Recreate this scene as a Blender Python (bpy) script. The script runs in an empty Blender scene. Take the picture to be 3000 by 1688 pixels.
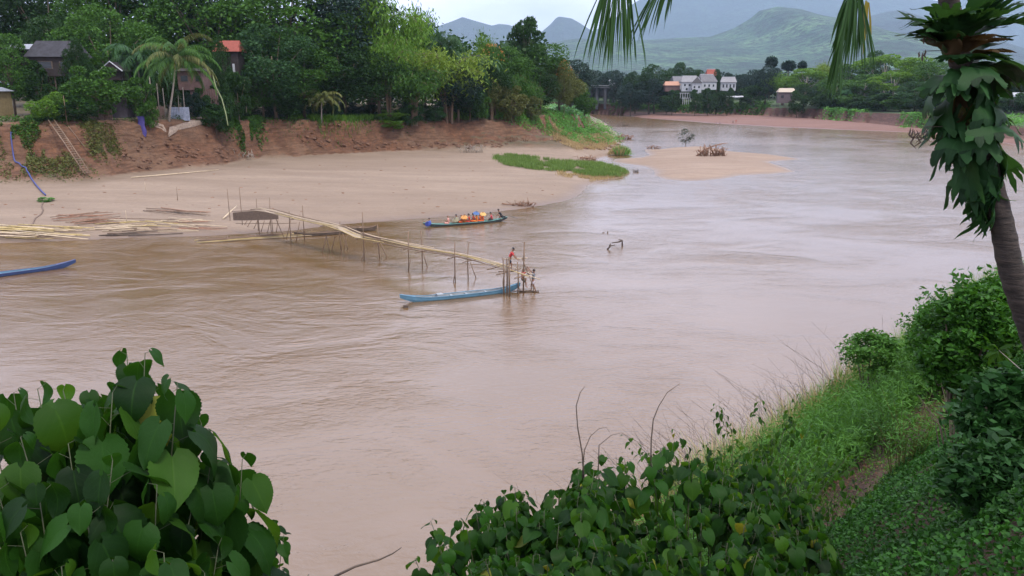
import bpy, math, random
import numpy as np
from mathutils import Vector, Matrix
R = math.radians
rng = np.random.default_rng(7)
random.seed(7)
sc = bpy.context.scene
COL = sc.collection

# ------------------------------------------------------------------ camera
CAMZ = 17.0
FPX = 2330.0
PITCH = math.atan((844 - 250) / FPX)
CP, SP = math.cos(PITCH), math.sin(PITCH)
def ray(px, py):
    dx = (px - 1500.0) / FPX; dy = (844.0 - py) / FPX
    return np.array([dx + 0 * dy, CP + dy * SP + 0 * dx, -SP + dy * CP + 0 * dx])
def at(px, py, z=0.0):
    d = ray(px, py); t = (z - CAMZ) / d[2]
    return Vector((d[0] * t, d[1] * t, z))
def atY(px, py, Y):
    d = ray(px, py); t = Y / d[1]
    return Vector((d[0] * t, Y, CAMZ + d[2] * t))
cam_d = bpy.data.cameras.new('camera'); cam = bpy.data.objects.new('camera', cam_d); COL.objects.link(cam)
cam.location = (0, 0, CAMZ); cam.rotation_euler = (math.pi / 2 - PITCH, 0, 0)
cam_d.sensor_width = 36; cam_d.lens = FPX / 3000 * 36; cam_d.clip_end = 40000; cam_d.clip_start = .1
sc.camera = cam

# ------------------------------------------------------------------ world and light
SUN_EL, SUN_AZ = 58, 140
w = bpy.data.worlds.new('World'); sc.world = w; w.use_nodes = True
nt = w.node_tree; N = nt.nodes; L = nt.links; N.clear()
out = N.new('ShaderNodeOutputWorld'); bg = N.new('ShaderNodeBackground'); bg.inputs[1].default_value = .1
sky = N.new('ShaderNodeTexSky'); sky.sky_type = 'NISHITA'; sky.sun_disc = False
sky.sun_elevation = R(SUN_EL); sky.sun_rotation = R(SUN_AZ)
tc = N.new('ShaderNodeTexCoord'); mp = N.new('ShaderNodeMapping'); mp.inputs['Scale'].default_value = (1, 1, 2.6)
nz = N.new('ShaderNodeTexNoise'); nz.inputs['Scale'].default_value = 2.1; nz.inputs['Detail'].default_value = 6
nz.inputs['Roughness'].default_value = .55
rp = N.new('ShaderNodeValToRGB'); rp.color_ramp.elements[0].position = .22; rp.color_ramp.elements[1].position = .62
rp.color_ramp.elements[0].color = (.55, .55, .55, 1); rp.color_ramp.elements[1].color = (1, 1, 1, 1)
nz2 = N.new('ShaderNodeTexNoise'); nz2.inputs['Scale'].default_value = 4.2; nz2.inputs['Detail'].default_value = 5
cr = N.new('ShaderNodeValToRGB'); cr.color_ramp.elements[0].position = .3; cr.color_ramp.elements[1].position = .75
cr.color_ramp.elements[0].color = (11.8, 11.7, 14.4, 1); cr.color_ramp.elements[1].color = (19.6, 19.2, 22.6, 1)
mx = N.new('ShaderNodeMix'); mx.data_type = 'RGBA'
L.new(tc.outputs['Generated'], mp.inputs[0]); L.new(mp.outputs[0], nz.inputs[0]); L.new(mp.outputs[0], nz2.inputs[0])
L.new(nz.outputs[0], rp.inputs[0]); L.new(nz2.outputs[0], cr.inputs[0])
L.new(rp.outputs[0], mx.inputs[0]); L.new(sky.outputs[0], mx.inputs[6]); L.new(cr.outputs[0], mx.inputs[7])
sz = N.new('ShaderNodeSeparateXYZ'); L.new(tc.outputs['Generated'], sz.inputs[0]); zr = N.new('ShaderNodeValToRGB'); L.new(sz.outputs[2], zr.inputs[0])
zr.color_ramp.elements[0].position = .06; zr.color_ramp.elements[1].position = .30; zr.color_ramp.elements[0].color = (.62, .64, .68, 1); zr.color_ramp.elements[1].color = (1, 1, 1, 1)
ml = N.new('ShaderNodeMix'); ml.data_type = 'RGBA'; ml.blend_type = 'MULTIPLY'; ml.inputs[0].default_value = 1; L.new(mx.outputs[2], ml.inputs[6]); L.new(zr.outputs[0], ml.inputs[7]); L.new(ml.outputs[2], bg.inputs[0]); L.new(bg.outputs[0], out.inputs[0])
sd = bpy.data.lights.new('sun', 'SUN'); sd.energy = 2.3; sd.angle = R(9); sd.color = (1, .92, .80)
so = bpy.data.objects.new('sun', sd); COL.objects.link(so)
# sun direction consistent with the sky's rotation
az = R(SUN_AZ); el = R(SUN_EL)
sdir = Vector((math.sin(az) * math.cos(el), math.cos(az) * math.cos(el), math.sin(el)))
so.rotation_euler = sdir.to_track_quat('Z', 'Y').to_euler(); so.location = (0, 0, 60)
sc.view_settings.view_transform = 'Standard'; sc.view_settings.look = 'None'
sc.view_settings.exposure = 0.42; sc.view_settings.gamma = 1
sc.render.engine = 'CYCLES'
sc.cycles.max_bounces = 7; sc.cycles.diffuse_bounces = 3; sc.cycles.glossy_bounces = 2
sc.cycles.transmission_bounces = 3; sc.cycles.volume_bounces = 3; sc.cycles.transparent_max_bounces = 4
sc.cycles.use_denoising = True

# ------------------------------------------------------------------ materials
def newmat(name):
    m = bpy.data.materials.new(name); m.use_nodes = True
    return m, m.node_tree.nodes, m.node_tree.links, m.node_tree.nodes['Principled BSDF']
def noise(N, L, co, scale, detail=4, rough=.55, dist=0):
    n = N.new('ShaderNodeTexNoise'); n.inputs['Scale'].default_value = scale; n.inputs['Detail'].default_value = detail
    n.inputs['Roughness'].default_value = rough; n.inputs['Distortion'].default_value = dist
    if co is not None: L.new(co, n.inputs[0])
    return n.outputs[0]
def ramp(N, L, fac, stops):
    r = N.new('ShaderNodeValToRGB'); e = r.color_ramp.elements
    while len(e) < len(stops): e.new(.5)
    for k, (p, c) in enumerate(stops):
        e[k].position = p; e[k].color = (c[0], c[1], c[2], 1) if hasattr(c, '__len__') else (c, c, c, 1)
    L.new(fac, r.inputs[0]); return r.outputs[0]
def mixc(N, L, fac, a, b):
    m = N.new('ShaderNodeMix'); m.data_type = 'RGBA'
    for k, v in ((0, fac), (6, a), (7, b)):
        if hasattr(v, 'is_linked') or hasattr(v, 'links'): L.new(v, m.inputs[k])
        else: m.inputs[k].default_value = v if k == 0 else (v[0], v[1], v[2], 1)
    return m.outputs[2]
def math_(N, L, op, a, b=0.0):
    m = N.new('ShaderNodeMath'); m.operation = op
    for k, v in ((0, a), (1, b)):
        if hasattr(v, 'links'): L.new(v, m.inputs[k])
        else: m.inputs[k].default_value = v
    return m.outputs[0]
def bump(N, L, h, strength, dist, B):
    b = N.new('ShaderNodeBump'); b.inputs['Strength'].default_value = strength; b.inputs['Distance'].default_value = dist
    L.new(h, b.inputs['Height']); L.new(b.outputs[0], B.inputs['Normal']); return b
MATS = {}
def simple(name, col, rough=.7, var=.35, scale=3.0, metal=0, bumpd=.01):
    if name in MATS: return MATS[name]
    m, N, L, B = newmat(name)
    tc = N.new('ShaderNodeTexCoord'); n = noise(N, L, tc.outputs['Object'], scale, 6, .65)
    a = [c * (1 - var) for c in col]; b = [min(1, c * (1 + var)) for c in col]
    c = ramp(N, L, n, [(.25, a), (.75, b)]); L.new(c, B.inputs['Base Color'])
    B.inputs['Roughness'].default_value = rough; B.inputs['Metallic'].default_value = metal
    bump(N, L, noise(N, L, tc.outputs['Object'], scale * 6, 4), .4, bumpd, B)
    MATS[name] = m; return m
def foliage(name, dark, light, trans=.25, rough=.55, clump=.25, spec=.18):
    if name in MATS: return MATS[name]
    m, N, L, B = newmat(name)
    g = N.new('ShaderNodeNewGeometry'); oi = N.new('ShaderNodeObjectInfo')
    tc = N.new('ShaderNodeTexCoord')
    n = noise(N, L, g.outputs['Position'], clump, 3)
    s = math_(N, L, 'ADD', math_(N, L, 'MULTIPLY', g.outputs['Random Per Island'], .55), math_(N, L, 'MULTIPLY', n, .6))
    s = math_(N, L, 'ADD', s, math_(N, L, 'MULTIPLY', oi.outputs['Random'], .22))
    c = ramp(N, L, s, [(.25, dark), (.95, light)])
    L.new(c, B.inputs['Base Color']); B.inputs['Roughness'].default_value = rough
    B.inputs['Specular IOR Level'].default_value = spec
    t = N.new('ShaderNodeBsdfTranslucent'); tcx = mixc(N, L, .6, c, [light[0] * 1.5, light[1] * 1.35, light[2] * .5])
    L.new(tcx, t.inputs[0]); ms = N.new('ShaderNodeMixShader'); ms.inputs[0].default_value = trans
    L.new(B.outputs[0], ms.inputs[1]); L.new(t.outputs[0], ms.inputs[2])
    L.new(ms.outputs[0], N['Material Output'].inputs[0])
    MATS[name] = m; return m
F_DARK = foliage('dark foliage', (.005, .020, .005), (.024, .068, .014))
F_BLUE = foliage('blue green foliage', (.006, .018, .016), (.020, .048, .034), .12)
F_MID = foliage('mid foliage', (.011, .043, .007), (.058, .145, .020))
F_TEAL = foliage('grey green foliage', (.009, .034, .012), (.036, .095, .030))
F_BRI = foliage('bright foliage', (.030, .090, .010), (.125, .25, .030), .3)
F_YEL = foliage('yellow green foliage', (.05, .105, .012), (.17, .26, .035), .3)
F_OLI = foliage('olive foliage', (.035, .06, .02), (.13, .14, .04), .2)
F_LIME = foliage('fresh grass green', (.05, .15, .03), (.13, .32, .07), .3, clump=.15)
F_JADE = foliage('jade leaf green', (.06, .17, .075), (.16, .34, .16), .2)
F_DRY = foliage('dry straw', (.20, .14, .07), (.42, .32, .17), .2)
F_ORG = foliage('orange blossom', (.22, .10, .03), (.42, .20, .06), .3)
BARK = simple('bark', (.10, .075, .055), .9, .45, 4)
BARKP = simple('pale bark', (.28, .25, .21), .9, .35, 4)
BAM_Y = simple('yellow bamboo', (.40, .31, .13), .55, .35, 1.2)
BAM_P = simple('pale dry bamboo', (.46, .37, .25), .6, .3, 1.2)
BAM_B = simple('brown weathered bamboo', (.15, .10, .065), .75, .4, 1.5)
BAM_R = simple('reddish bamboo', (.25, .13, .08), .75, .4, 1.5)
WOODD = simple('dark weathered wood', (.075, .055, .042), .8, .45, 2)
WOOD = simple('brown wood', (.17, .115, .075), .75, .4, 2)
DRIFT = simple('driftwood', (.19, .10, .06), .85, .45, 3)
HULLD = simple('dark wet hull', (.02, .03, .035), .4, .3, 2)

# ------------------------------------------------------------------ scene bookkeeping
def tag(o, label=None, cat=None, group=None, kind=None):
    if label: o['label'] = label
    if cat: o['category'] = cat
    if group: o['group'] = group
    if kind: o['kind'] = kind
    return o
def empty(name, loc, label, cat, group=None, rz=0, scale=None):
    o = bpy.data.objects.new(name, None); COL.objects.link(o); o.location = loc; o.rotation_euler[2] = rz
    if scale is not None: o.scale = scale
    return tag(o, label, cat, group)
def link(name, me, mat=None, parent=None, loc=None):
    o = bpy.data.objects.new(name, me); COL.objects.link(o)
    if parent is not None: o.parent = parent
    if loc is not None: o.location = loc
    if mat is not None:
        if len(me.materials) == 0: me.materials.append(mat)
        elif me.materials[0] != mat:
            o.material_slots[0].link = 'OBJECT'; o.material_slots[0].material = mat
    return o
def npmesh(name, V, F, smooth=False, uv=None):
    """V (n,3); F (m,k) array of equal-size faces or list of such arrays"""
    me = bpy.data.meshes.new(name)
    Fs = F if isinstance(F, list) else [F]
    Fs = [np.asarray(f) for f in Fs if len(f)]
    V = np.asarray(V, dtype=np.float32)
    loops = np.concatenate([f.ravel() for f in Fs]).astype(np.int32)
    tot = np.concatenate([np.full(len(f), f.shape[1]) for f in Fs]).astype(np.int32)
    st = np.concatenate([[0], np.cumsum(tot)[:-1]]).astype(np.int32)
    me.vertices.add(len(V)); me.vertices.foreach_set('co', V.ravel())
    me.loops.add(len(loops)); me.loops.foreach_set('vertex_index', loops)
    me.polygons.add(len(tot)); me.polygons.foreach_set('loop_start', st)
    me.polygons.foreach_set('loop_total', tot)
    me.polygons.foreach_set('use_smooth', np.full(len(tot), smooth))
    if uv is not None:
        l = me.uv_layers.new(name='UVMap'); l.data.foreach_set('uv', np.asarray(uv, dtype=np.float32)[loops].ravel())
    me.update(calc_edges=True); me.validate(); return me
class MB:
    def __init__(s): s.v = []; s.q = []; s.t = []; s.n = 0; s.uv = []
    def add(s, V, Q=None, T=None, uv=None):
        V = np.asarray(V, dtype=float)
        if Q is not None and len(Q): s.q.append(np.asarray(Q) + s.n)
        if T is not None and len(T): s.t.append(np.asarray(T) + s.n)
        s.v.append(V); s.n += len(V)
        if uv is not None: s.uv.append(uv)
    def tube(s, pts, r, n=6, cap=True):
        P = np.array([list(p) for p in pts], dtype=float); m = len(P)
        r = np.broadcast_to(np.asarray(r, dtype=float), (m,))
        T = np.gradient(P, axis=0); T /= np.linalg.norm(T, axis=1)[:, None] + 1e-9
        up = np.array([0, 0, 1.0]) if abs(T[0][2]) < .9 else np.array([1.0, 0, 0])
        V = []
        a = np.linspace(0, 2 * math.pi, n, endpoint=False)
        for k in range(m):
            x = np.cross(T[k], up); x /= np.linalg.norm(x) + 1e-9; y = np.cross(x, T[k]); up = y
            V.append(P[k] + r[k] * (np.cos(a)[:, None] * x + np.sin(a)[:, None] * y))
        V = np.concatenate(V)
        Q = [(k * n + j, k * n + (j + 1) % n, (k + 1) * n + (j + 1) % n, (k + 1) * n + j) for k in range(m - 1) for j in range(n)]
        Tt = []
        if cap:
            V = np.concatenate([V, P[:1], P[-1:]]); c0 = m * n; c1 = c0 + 1
            Tt = [(c0, (j + 1) % n, j) for j in range(n)] + [(c1, (m - 1) * n + j, (m - 1) * n + (j + 1) % n) for j in range(n)]
        s.add(V, Q, Tt); return s
    def box(s, c, d, rz=0, M=None):
        x, y, z = [k / 2 for k in d]
        V = np.array([(-x, -y, -z), (x, -y, -z), (x, y, -z), (-x, y, -z), (-x, -y, z), (x, -y, z), (x, y, z), (-x, y, z)])
        if rz: cz, sz = math.cos(rz), math.sin(rz); V = V @ np.array([[cz, sz, 0], [-sz, cz, 0], [0, 0, 1]])
        V = V + np.array(list(c))
        s.add(V, [(0, 3, 2, 1), (4, 5, 6, 7), (0, 1, 5, 4), (1, 2, 6, 5), (2, 3, 7, 6), (3, 0, 4, 7)]); return s
    def mesh(s, name, smooth=False):
        V = np.concatenate(s.v); F = []
        if s.q: F.append(np.concatenate(s.q))
        if s.t: F.append(np.concatenate(s.t))
        uv = np.concatenate(s.uv) if s.uv else None
        return npmesh(name, V, F, smooth, uv)
    def build(s, name, mat, parent=None, smooth=False, loc=None):
        return link(name, s.mesh(name, smooth), mat, parent, loc)
def copy_tree(o, parent=None):
    c = o.copy(); COL.objects.link(c)
    if parent is not None: c.parent = parent
    for ch in list(o.children): copy_tree(ch, c)
    return c

# ------------------------------------------------------------------ noise
def _h(ix, iy, seed):
    n = (ix * 374761393 + iy * 668265263 + seed * 974711) & 0x7fffffff
    n = ((n ^ (n >> 13)) * 1274126177) & 0x7fffffff
    return ((n ^ (n >> 16)) & 0xffff) / 65535.0
def vn(x, y, seed=0):
    x = np.asarray(x, dtype=float); y = np.asarray(y, dtype=float)
    ix = np.floor(x).astype(np.int64); iy = np.floor(y).astype(np.int64); fx = x - ix; fy = y - iy
    fx = fx * fx * (3 - 2 * fx); fy = fy * fy * (3 - 2 * fy)
    a = _h(ix, iy, seed); b = _h(ix + 1, iy, seed); c = _h(ix, iy + 1, seed); d = _h(ix + 1, iy + 1, seed)
    return (a + (b - a) * fx) * (1 - fy) + (c + (d - c) * fx) * fy
def fbm(x, y, sc_=1.0, o=4, seed=0, g=.5):
    r = 0; amp = 1; tot = 0; f = sc_
    for k in range(o):
        r = r + amp * (vn(x * f + 17 * k, y * f - 9 * k, seed + k) * 2 - 1); tot += amp; amp *= g; f *= 2.03
    return r / tot
def polydist(x, y, P):
    """distance to open polyline P[(x,y,z)] and z of the nearest point"""
    best = np.full(x.shape, 1e18); zb = np.zeros(x.shape)
    for a, b in zip(P[:-1], P[1:]):
        dx, dy = b[0] - a[0], b[1] - a[1]; l2 = dx * dx + dy * dy + 1e-9
        t = np.clip(((x - a[0]) * dx + (y - a[1]) * dy) / l2, 0, 1)
        d = (x - a[0] - t * dx) ** 2 + (y - a[1] - t * dy) ** 2
        z = a[2] + (b[2] - a[2]) * t
        m = d < best; best = np.where(m, d, best); zb = np.where(m, z, zb)
    return np.sqrt(best), zb
def inside(x, y, P):
    r = np.zeros(x.shape, bool); n = len(P); j = n - 1
    for i in range(n):
        xi, yi, xj, yj = P[i][0], P[i][1], P[j][0], P[j][1]
        if yi != yj:
            r ^= ((yi > y) != (yj > y)) & (x < (xj - xi) * (y - yi) / (yj - yi) + xi)
        j = i
    return r

# ------------------------------------------------------------------ terrain
GR = []                                   # samplers
def heightfield(name, xs, ys, fn, mat, label=None):
    X, Y = np.meshgrid(xs, ys); Z = fn(X, Y)
    V = np.stack([X, Y, Z], -1).reshape(-1, 3); nx, ny = len(xs), len(ys)
    i = np.arange(nx * ny).reshape(ny, nx)
    Q = np.stack([i[:-1, :-1], i[:-1, 1:], i[1:, 1:], i[1:, :-1]], -1).reshape(-1, 4)
    o = link(name, npmesh(name, V, Q, True), mat); tag(o, label, None, None, 'structure')
    def sample(x, y):
        x = np.asarray(x, float); y = np.asarray(y, float)
        ix = np.clip(np.searchsorted(xs, x) - 1, 0, nx - 2); iy = np.clip(np.searchsorted(ys, y) - 1, 0, ny - 2)
        fx = np.clip((x - xs[ix]) / (xs[ix + 1] - xs[ix]), 0, 1); fy = np.clip((y - ys[iy]) / (ys[iy + 1] - ys[iy]), 0, 1)
        z = (Z[iy, ix] * (1 - fx) + Z[iy, ix + 1] * fx) * (1 - fy) + (Z[iy + 1, ix] * (1 - fx) + Z[iy + 1, ix + 1] * fx) * fy
        ok = (x >= xs[0]) & (x <= xs[-1]) & (y >= ys[0]) & (y <= ys[-1])
        return np.where(ok, z, -9)
    GR.append(sample); return o
def gz(x, y):
    z = np.full(np.shape(x), -9.0)
    for g in GR: z = np.maximum(z, g(x, y))
    return z
def hit(px, py, ymax=700):
    """where the view ray through a photo point meets the land (or the water)"""
    px = np.atleast_1d(np.asarray(px, float)); py = np.atleast_1d(np.asarray(py, float))
    d = ray(px, py); res = np.full((len(px), 3), np.nan)
    Ys = np.concatenate([np.arange(3, 60, .4), np.arange(60, 300, .8), np.arange(300, ymax, 2)])
    if len(px) <= 60:
        t = Ys[None] / d[1][:, None]; X = d[0][:, None] * t; Z = CAMZ + d[2][:, None] * t; G = np.maximum(gz(X, np.repeat(Ys[None], len(px), 0)), 0); m = Z <= G
        for k in range(len(px)):
            if m[k].any(): j = int(np.argmax(m[k])); res[k] = (X[k, j], Ys[j], G[k, j])
        return res
    prev = np.full(len(px), 3.0)
    for Y in Ys:
        t = Y / d[1]; x = d[0] * t; z = CAMZ + d[2] * t
        m = np.isnan(res[:, 0]) & (z <= np.maximum(gz(x, np.full_like(x, Y)), 0))
        if m.any():
            res[m, 0] = x[m]; res[m, 1] = Y; res[m, 2] = np.maximum(gz(x[m], np.full(m.sum(), Y)), 0)
    return res
def hit1(px, py):
    r = hit(px, py)[0]; return Vector(r)
W = lambda L_, z: [tuple(at(a, b, z)) for a, b in L_]
WY = lambda L_: [tuple(atY(a, b, Y)) for a, b, Y in L_]

shoreL = W([(-900, 790), (-500, 745), (0, 714), (300, 700), (600, 692), (850, 676), (1050, 655), (1250, 640), (1400, 627), (1550, 609), (1655, 592), (1706, 565),
            (1716, 545), (1760, 533), (1828, 520), (1838, 510), (1826, 496), (1780, 486), (1738, 472), (1750, 462), (1790, 452), (1806, 436), (1822, 410), (1800, 385), (1768, 357), (1727, 337), (1600, 334)], 0)
footL = W([(-900, 600), (-500, 560), (0, 541), (250, 533), (407, 507), (652, 485), (757, 464), (1000, 450), (1250, 442), (1500, 436), (1600, 438), (1690, 436)], 2.2) + \
        W([(1775, 436), (1800, 418), (1790, 392), (1758, 358)], .6)
topL = WY([(-900, 352, 132), (-300, 352, 132), (0, 352, 132), (250, 352, 136), (407, 350, 147), (600, 348, 158), (640, 352, 164), (757, 350, 173), (1000, 351, 182), (1250, 352, 195), (1330, 340, 202),
            (1400, 342, 206), (1500, 335, 215), (1600, 322, 232), (1680, 325, 246), (1700, 325, 268), (1690, 318, 330)])
back = [(-60, 900, 0), (-900, 900, 0), (-900, 60, 0)]
def left_fn(X, Y):
    wx = X + 1.6 * fbm(X, Y, .11, 4, 3) + .5 * fbm(X, Y, .5, 2, 5); wy = Y + 2.2 * fbm(X, Y, .09, 4, 13) + .8 * fbm(X, Y, .45, 3, 9)
    sx = X + .9 * fbm(X, Y, .12, 3, 31); sy = Y + .9 * fbm(X, Y, .12, 3, 37)
    dS, zS = polydist(sx, sy, shoreL); iS = inside(sx, sy, shoreL + back)
    dF, zF = polydist(wx, wy, footL); iF = inside(wx, wy, footL + back) & iS
    dT, zT = polydist(wx, wy, topL); iT = inside(wx, wy, topL + back) & iF
    tb = dS / (dS + dF + 1e-6)
    zb = zF * np.interp(tb, [0, .12, 1], [0, .22, 1]) + .10 * fbm(X, Y, .16, 3, 21) * np.minimum(1, dS / 4)
    tcl = dF / (dF + dT + 1e-6)
    rough = fbm(X, Y, .16, 5, 41, .6)
    zc = zF + (zT - zF) * np.interp(tcl, [0, .3, .62, .74, 1], [0, .22, .42, .86, 1])
    zc = zc + (rough * 1.9 + .9 * fbm(X, Y, .45, 3, 61, .7) - .5 * np.abs(fbm(X, Y * .5, .3, 3, 71))) * np.sin(np.clip(tcl, 0, 1) * math.pi)
    zp = zT + .012 * np.minimum(dT, 150) + .25 * fbm(X, Y, .12, 3, 51) * np.minimum(1, dT / 3)
    z = np.where(iT, zp, np.where(iF, zc, np.where(iS, zb, -.10 * np.minimum(dS, 25) - .02)))
    return z
def spaced(lo, a, b, hi, step, g=1.25):
    m = list(np.arange(a, b, step)); s = step; v = b
    while v < hi: m.append(v); s *= g; v += s
    m.append(hi); s = step; v = a; p = []
    while v > lo: s *= g; v -= s; p.append(max(v, lo))
    return np.unique(np.array(p[::-1] + m))

def ground_mat(name, sand, sand2, dirt, dirt2, zwet=.22, grassy=None, gz0=2.0, slope=(.80, .93)):
    m, N, L, B = newmat(name)
    g = N.new('ShaderNodeNewGeometry'); P = g.outputs['Position']
    sep = N.new('ShaderNodeSeparateXYZ'); L.new(P, sep.inputs[0]); sn = N.new('ShaderNodeSeparateXYZ'); L.new(g.outputs['Normal'], sn.inputs[0])
    st = N.new('ShaderNodeMapping'); st.inputs['Scale'].default_value = (.25, 1, 1); L.new(P, st.inputs[0])
    s3 = N.new('ShaderNodeMapping'); s3.inputs['Scale'].default_value = (.35, .35, 2.6); L.new(P, s3.inputs[0]); n5 = noise(N, L, s3.outputs[0], .9, 6, .7, .6)
    n1 = noise(N, L, st.outputs[0], .22, 6, .6); n2 = noise(N, L, P, .9, 7, .7); n3 = noise(N, L, P, .10, 5, .6); n4 = noise(N, L, st.outputs[0], 2.2, 6, .7)
    cs = ramp(N, L, n1, [(.3, sand2), (.62, sand)])
    cs = mixc(N, L, ramp(N, L, n4, [(.35, .42), (.62, 0)]), cs, [k * .62 for k in sand])
    cs = mixc(N, L, ramp(N, L, noise(N, L, st.outputs[0], .05, 6, .65, .8), [(.44, .45), (.60, 0)]), cs, [sand[0] * .66, sand[1] * .62, sand[2] * .58])
    cs = mixc(N, L, ramp(N, L, noise(N, L, P, 1.6, 6, .75), [(.36, .35), (.5, 0)]), cs, [k * .6 for k in sand])
    cd = ramp(N, L, n2, [(.3, dirt2), (.7, dirt)])
    cd = mixc(N, L, ramp(N, L, n3, [(.42, 0), (.6, .4)]), cd, [sand[0] * .62, sand[1] * .56, sand[2] * .5])
    cd = mixc(N, L, ramp(N, L, n5, [(.4, .8), (.55, 0)]), cd, [k * .35 for k in dirt])
    # steep or high ground is bare soil
    sl = ramp(N, L, sn.outputs[2], [(slope[0], 1), (slope[1], 0)])
    hz = ramp(N, L, math_(N, L, 'ADD', math_(N, L, 'MULTIPLY', sep.outputs[2], .1), math_(N, L, 'MULTIPLY', n3, .14)), [((gz0) * .1 + .05, 0), ((gz0 + .8) * .1 + .08, 1)])
    f = math_(N, L, 'MAXIMUM', sl, hz)
    c = mixc(N, L, f, cs, cd)
    if grassy:
        fl = math_(N, L, 'MULTIPLY', hz, ramp(N, L, sn.outputs[2], [(.88, 0), (.97, 1)]))
        c = mixc(N, L, math_(N, L, 'MULTIPLY', fl, ramp(N, L, n2, [(.35, .5), (.6, 1)])), c, grassy)
    wet = ramp(N, L, sep.outputs[2], [(0.0, 1), (zwet, 0)])
    wet2 = math_(N, L, 'MULTIPLY', wet, ramp(N, L, n1, [(.2, .6), (.7, 1)]))
    c = mixc(N, L, math_(N, L, 'MULTIPLY', wet2, .55), c, [k * .38 for k in dirt])
    L.new(c, B.inputs['Base Color']); 
    rr = ramp(N, L, wet, [(0, .9), (1, .35)]); L.new(rr, B.inputs['Roughness'])
    hh = math_(N, L, 'ADD', math_(N, L, 'ADD', n2, n5), math_(N, L, 'MULTIPLY', noise(N, L, P, 4, 5, .7), .35))
    bump(N, L, hh, .7, .35, B)
    return m
M_LEFT = ground_mat('river sand and red soil', (.27, .205, .148), (.19, .138, .098), (.18, .080, .038), (.055, .025, .014), .22, (.085, .075, .04), 2.3)
M_FAR = ground_mat('far bank soil', (.20, .108, .082), (.15, .078, .058), (.085, .034, .024), (.038, .017, .012), .25, (.03, .075, .02), 1.5)
M_ISLE = ground_mat('island sand', (.29, .215, .155), (.22, .155, .11), (.17, .105, .065), (.11, .065, .045), .16, None, 8)
M_NEAR = ground_mat('near slope soil', (.12, .066, .04), (.085, .048, .03), (.115, .062, .038), (.055, .033, .02), .2, None, -50)

heightfield('left_bank_ground', spaced(-900, -112, 50, 75, .8), spaced(60, 76, 262, 900, .8), left_fn, M_LEFT)
shoreF = W([(900, 334), (1500, 333), (1720, 333), (1830, 337), (1880, 346), (1960, 352), (2100, 363), (2300, 374), (2480, 381), (2700, 389), (2850, 406), (3000, 428), (3400, 480)], 0)
footF = W([(900, 331), (1720, 331), (1900, 333), (2050, 333), (2200, 337), (2340, 344), (2500, 356), (2620, 366), (2720, 376), (3000, 412), (3400, 455)], 1.1)
topF = WY([(900, 300, 492), (1720, 304, 492), (1900, 312, 485), (2050, 318, 472), (2200, 318, 440), (2340, 321, 405), (2500, 330, 365), (2620, 336, 328), (2720, 341, 306), (2850, 358, 270), (3000, 372, 246), (3400, 405, 205)])
backF = [(900, 150, 0), (900, 2500, 0), (-700, 2500, 0), (-700, 470, 0)]
def far_fn(X, Y):
    wx = X + 3 * fbm(X, Y, .05, 4, 3); wy = Y + 3 * fbm(X, Y, .05, 4, 13)
    dS, zS = polydist(X, Y, shoreF); iS = inside(X, Y, shoreF + backF)
    dF, zF = polydist(wx, wy, footF); iF = inside(wx, wy, footF + backF) & iS
    dT, zT = polydist(wx, wy, topF); iT = inside(wx, wy, topF + backF) & iF
    tb = dS / (dS + dF + 1e-6); tcl = dF / (dF + dT + 1e-6)
    zb = zF * np.clip(tb * 2.2, 0, 1) + .12 * fbm(X, Y, .06, 3, 5) * np.minimum(1, dS / 4)
    zc = zF + (zT - zF) * np.interp(tcl, [0, .3, .6, .8, 1], [0, .15, .55, .9, 1]) + fbm(X, Y, .1, 4, 9, .6) * .9 * np.sin(np.clip(tcl, 0, 1) * math.pi)
    zp = zT + np.interp(dT, [0, 30, 90, 400], [0, 1.5, 5, 7]) + .4 * fbm(X, Y, .05, 3, 2) * np.minimum(1, dT / 5)
    return np.where(iT, zp, np.where(iF, zc, np.where(iS, zb, -.08 * np.minimum(dS, 40) - .03)))
heightfield('far_bank_ground', spaced(-700, -60, 330, 900, 2.2), spaced(150, 190, 560, 2500, 2.2), far_fn, M_FAR)
isle = W([(1793, 474), (1848, 483), (1889, 488), (1914, 499), (1917, 514), (1942, 525), (2004, 531), (2066, 530), (2112, 524), (2175, 514), (2268, 510), (2330, 503), (2290, 488), (2252, 475),
          (2345, 466), (2252, 452), (2144, 444), (2066, 428), (1998, 429), (1926, 438), (1886, 438), (1898, 454), (1880, 461), (1802, 466), (1793, 474)], 0)
def isle_fn(X, Y):
    x = X + .5 * fbm(X, Y, .2, 3, 2); y = Y + 1.0 * fbm(X, Y, .12, 3, 4)
    d, _ = polydist(x, y, isle); i = inside(x, y, isle)
    return np.where(i, .07 * np.minimum(d, 8) + .12 * np.clip(d / 5, 0, 1) * fbm(X, Y, .15, 3, 8) , -.1 * np.minimum(d, 20) - .01)
heightfield('sand_island', np.arange(12, 84, .6), np.arange(128, 228, .6), isle_fn, M_ISLE)
SS = [-40, -1.2, .3, 2.1, 3.4, 4.4, 6.9, 7.7, 11, 15, 40]; SZ = [15.5, 15.4, 14.6, 12.3, 10.75, 10.25, 8.5, 8.0, 4.2, -1, -3]
def near_fn(X, Y):
    s = -.73 * X + .68 * Y + .35 * fbm(X, Y, .25, 3, 6)
    return np.interp(s, SS, SZ) + .16 * fbm(X, Y, .7, 4, 12)
heightfield('near_slope_ground', spaced(-80, -8, 26, 90, .3), spaced(-40, -2, 46, 120, .3), near_fn, M_NEAR)

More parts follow.
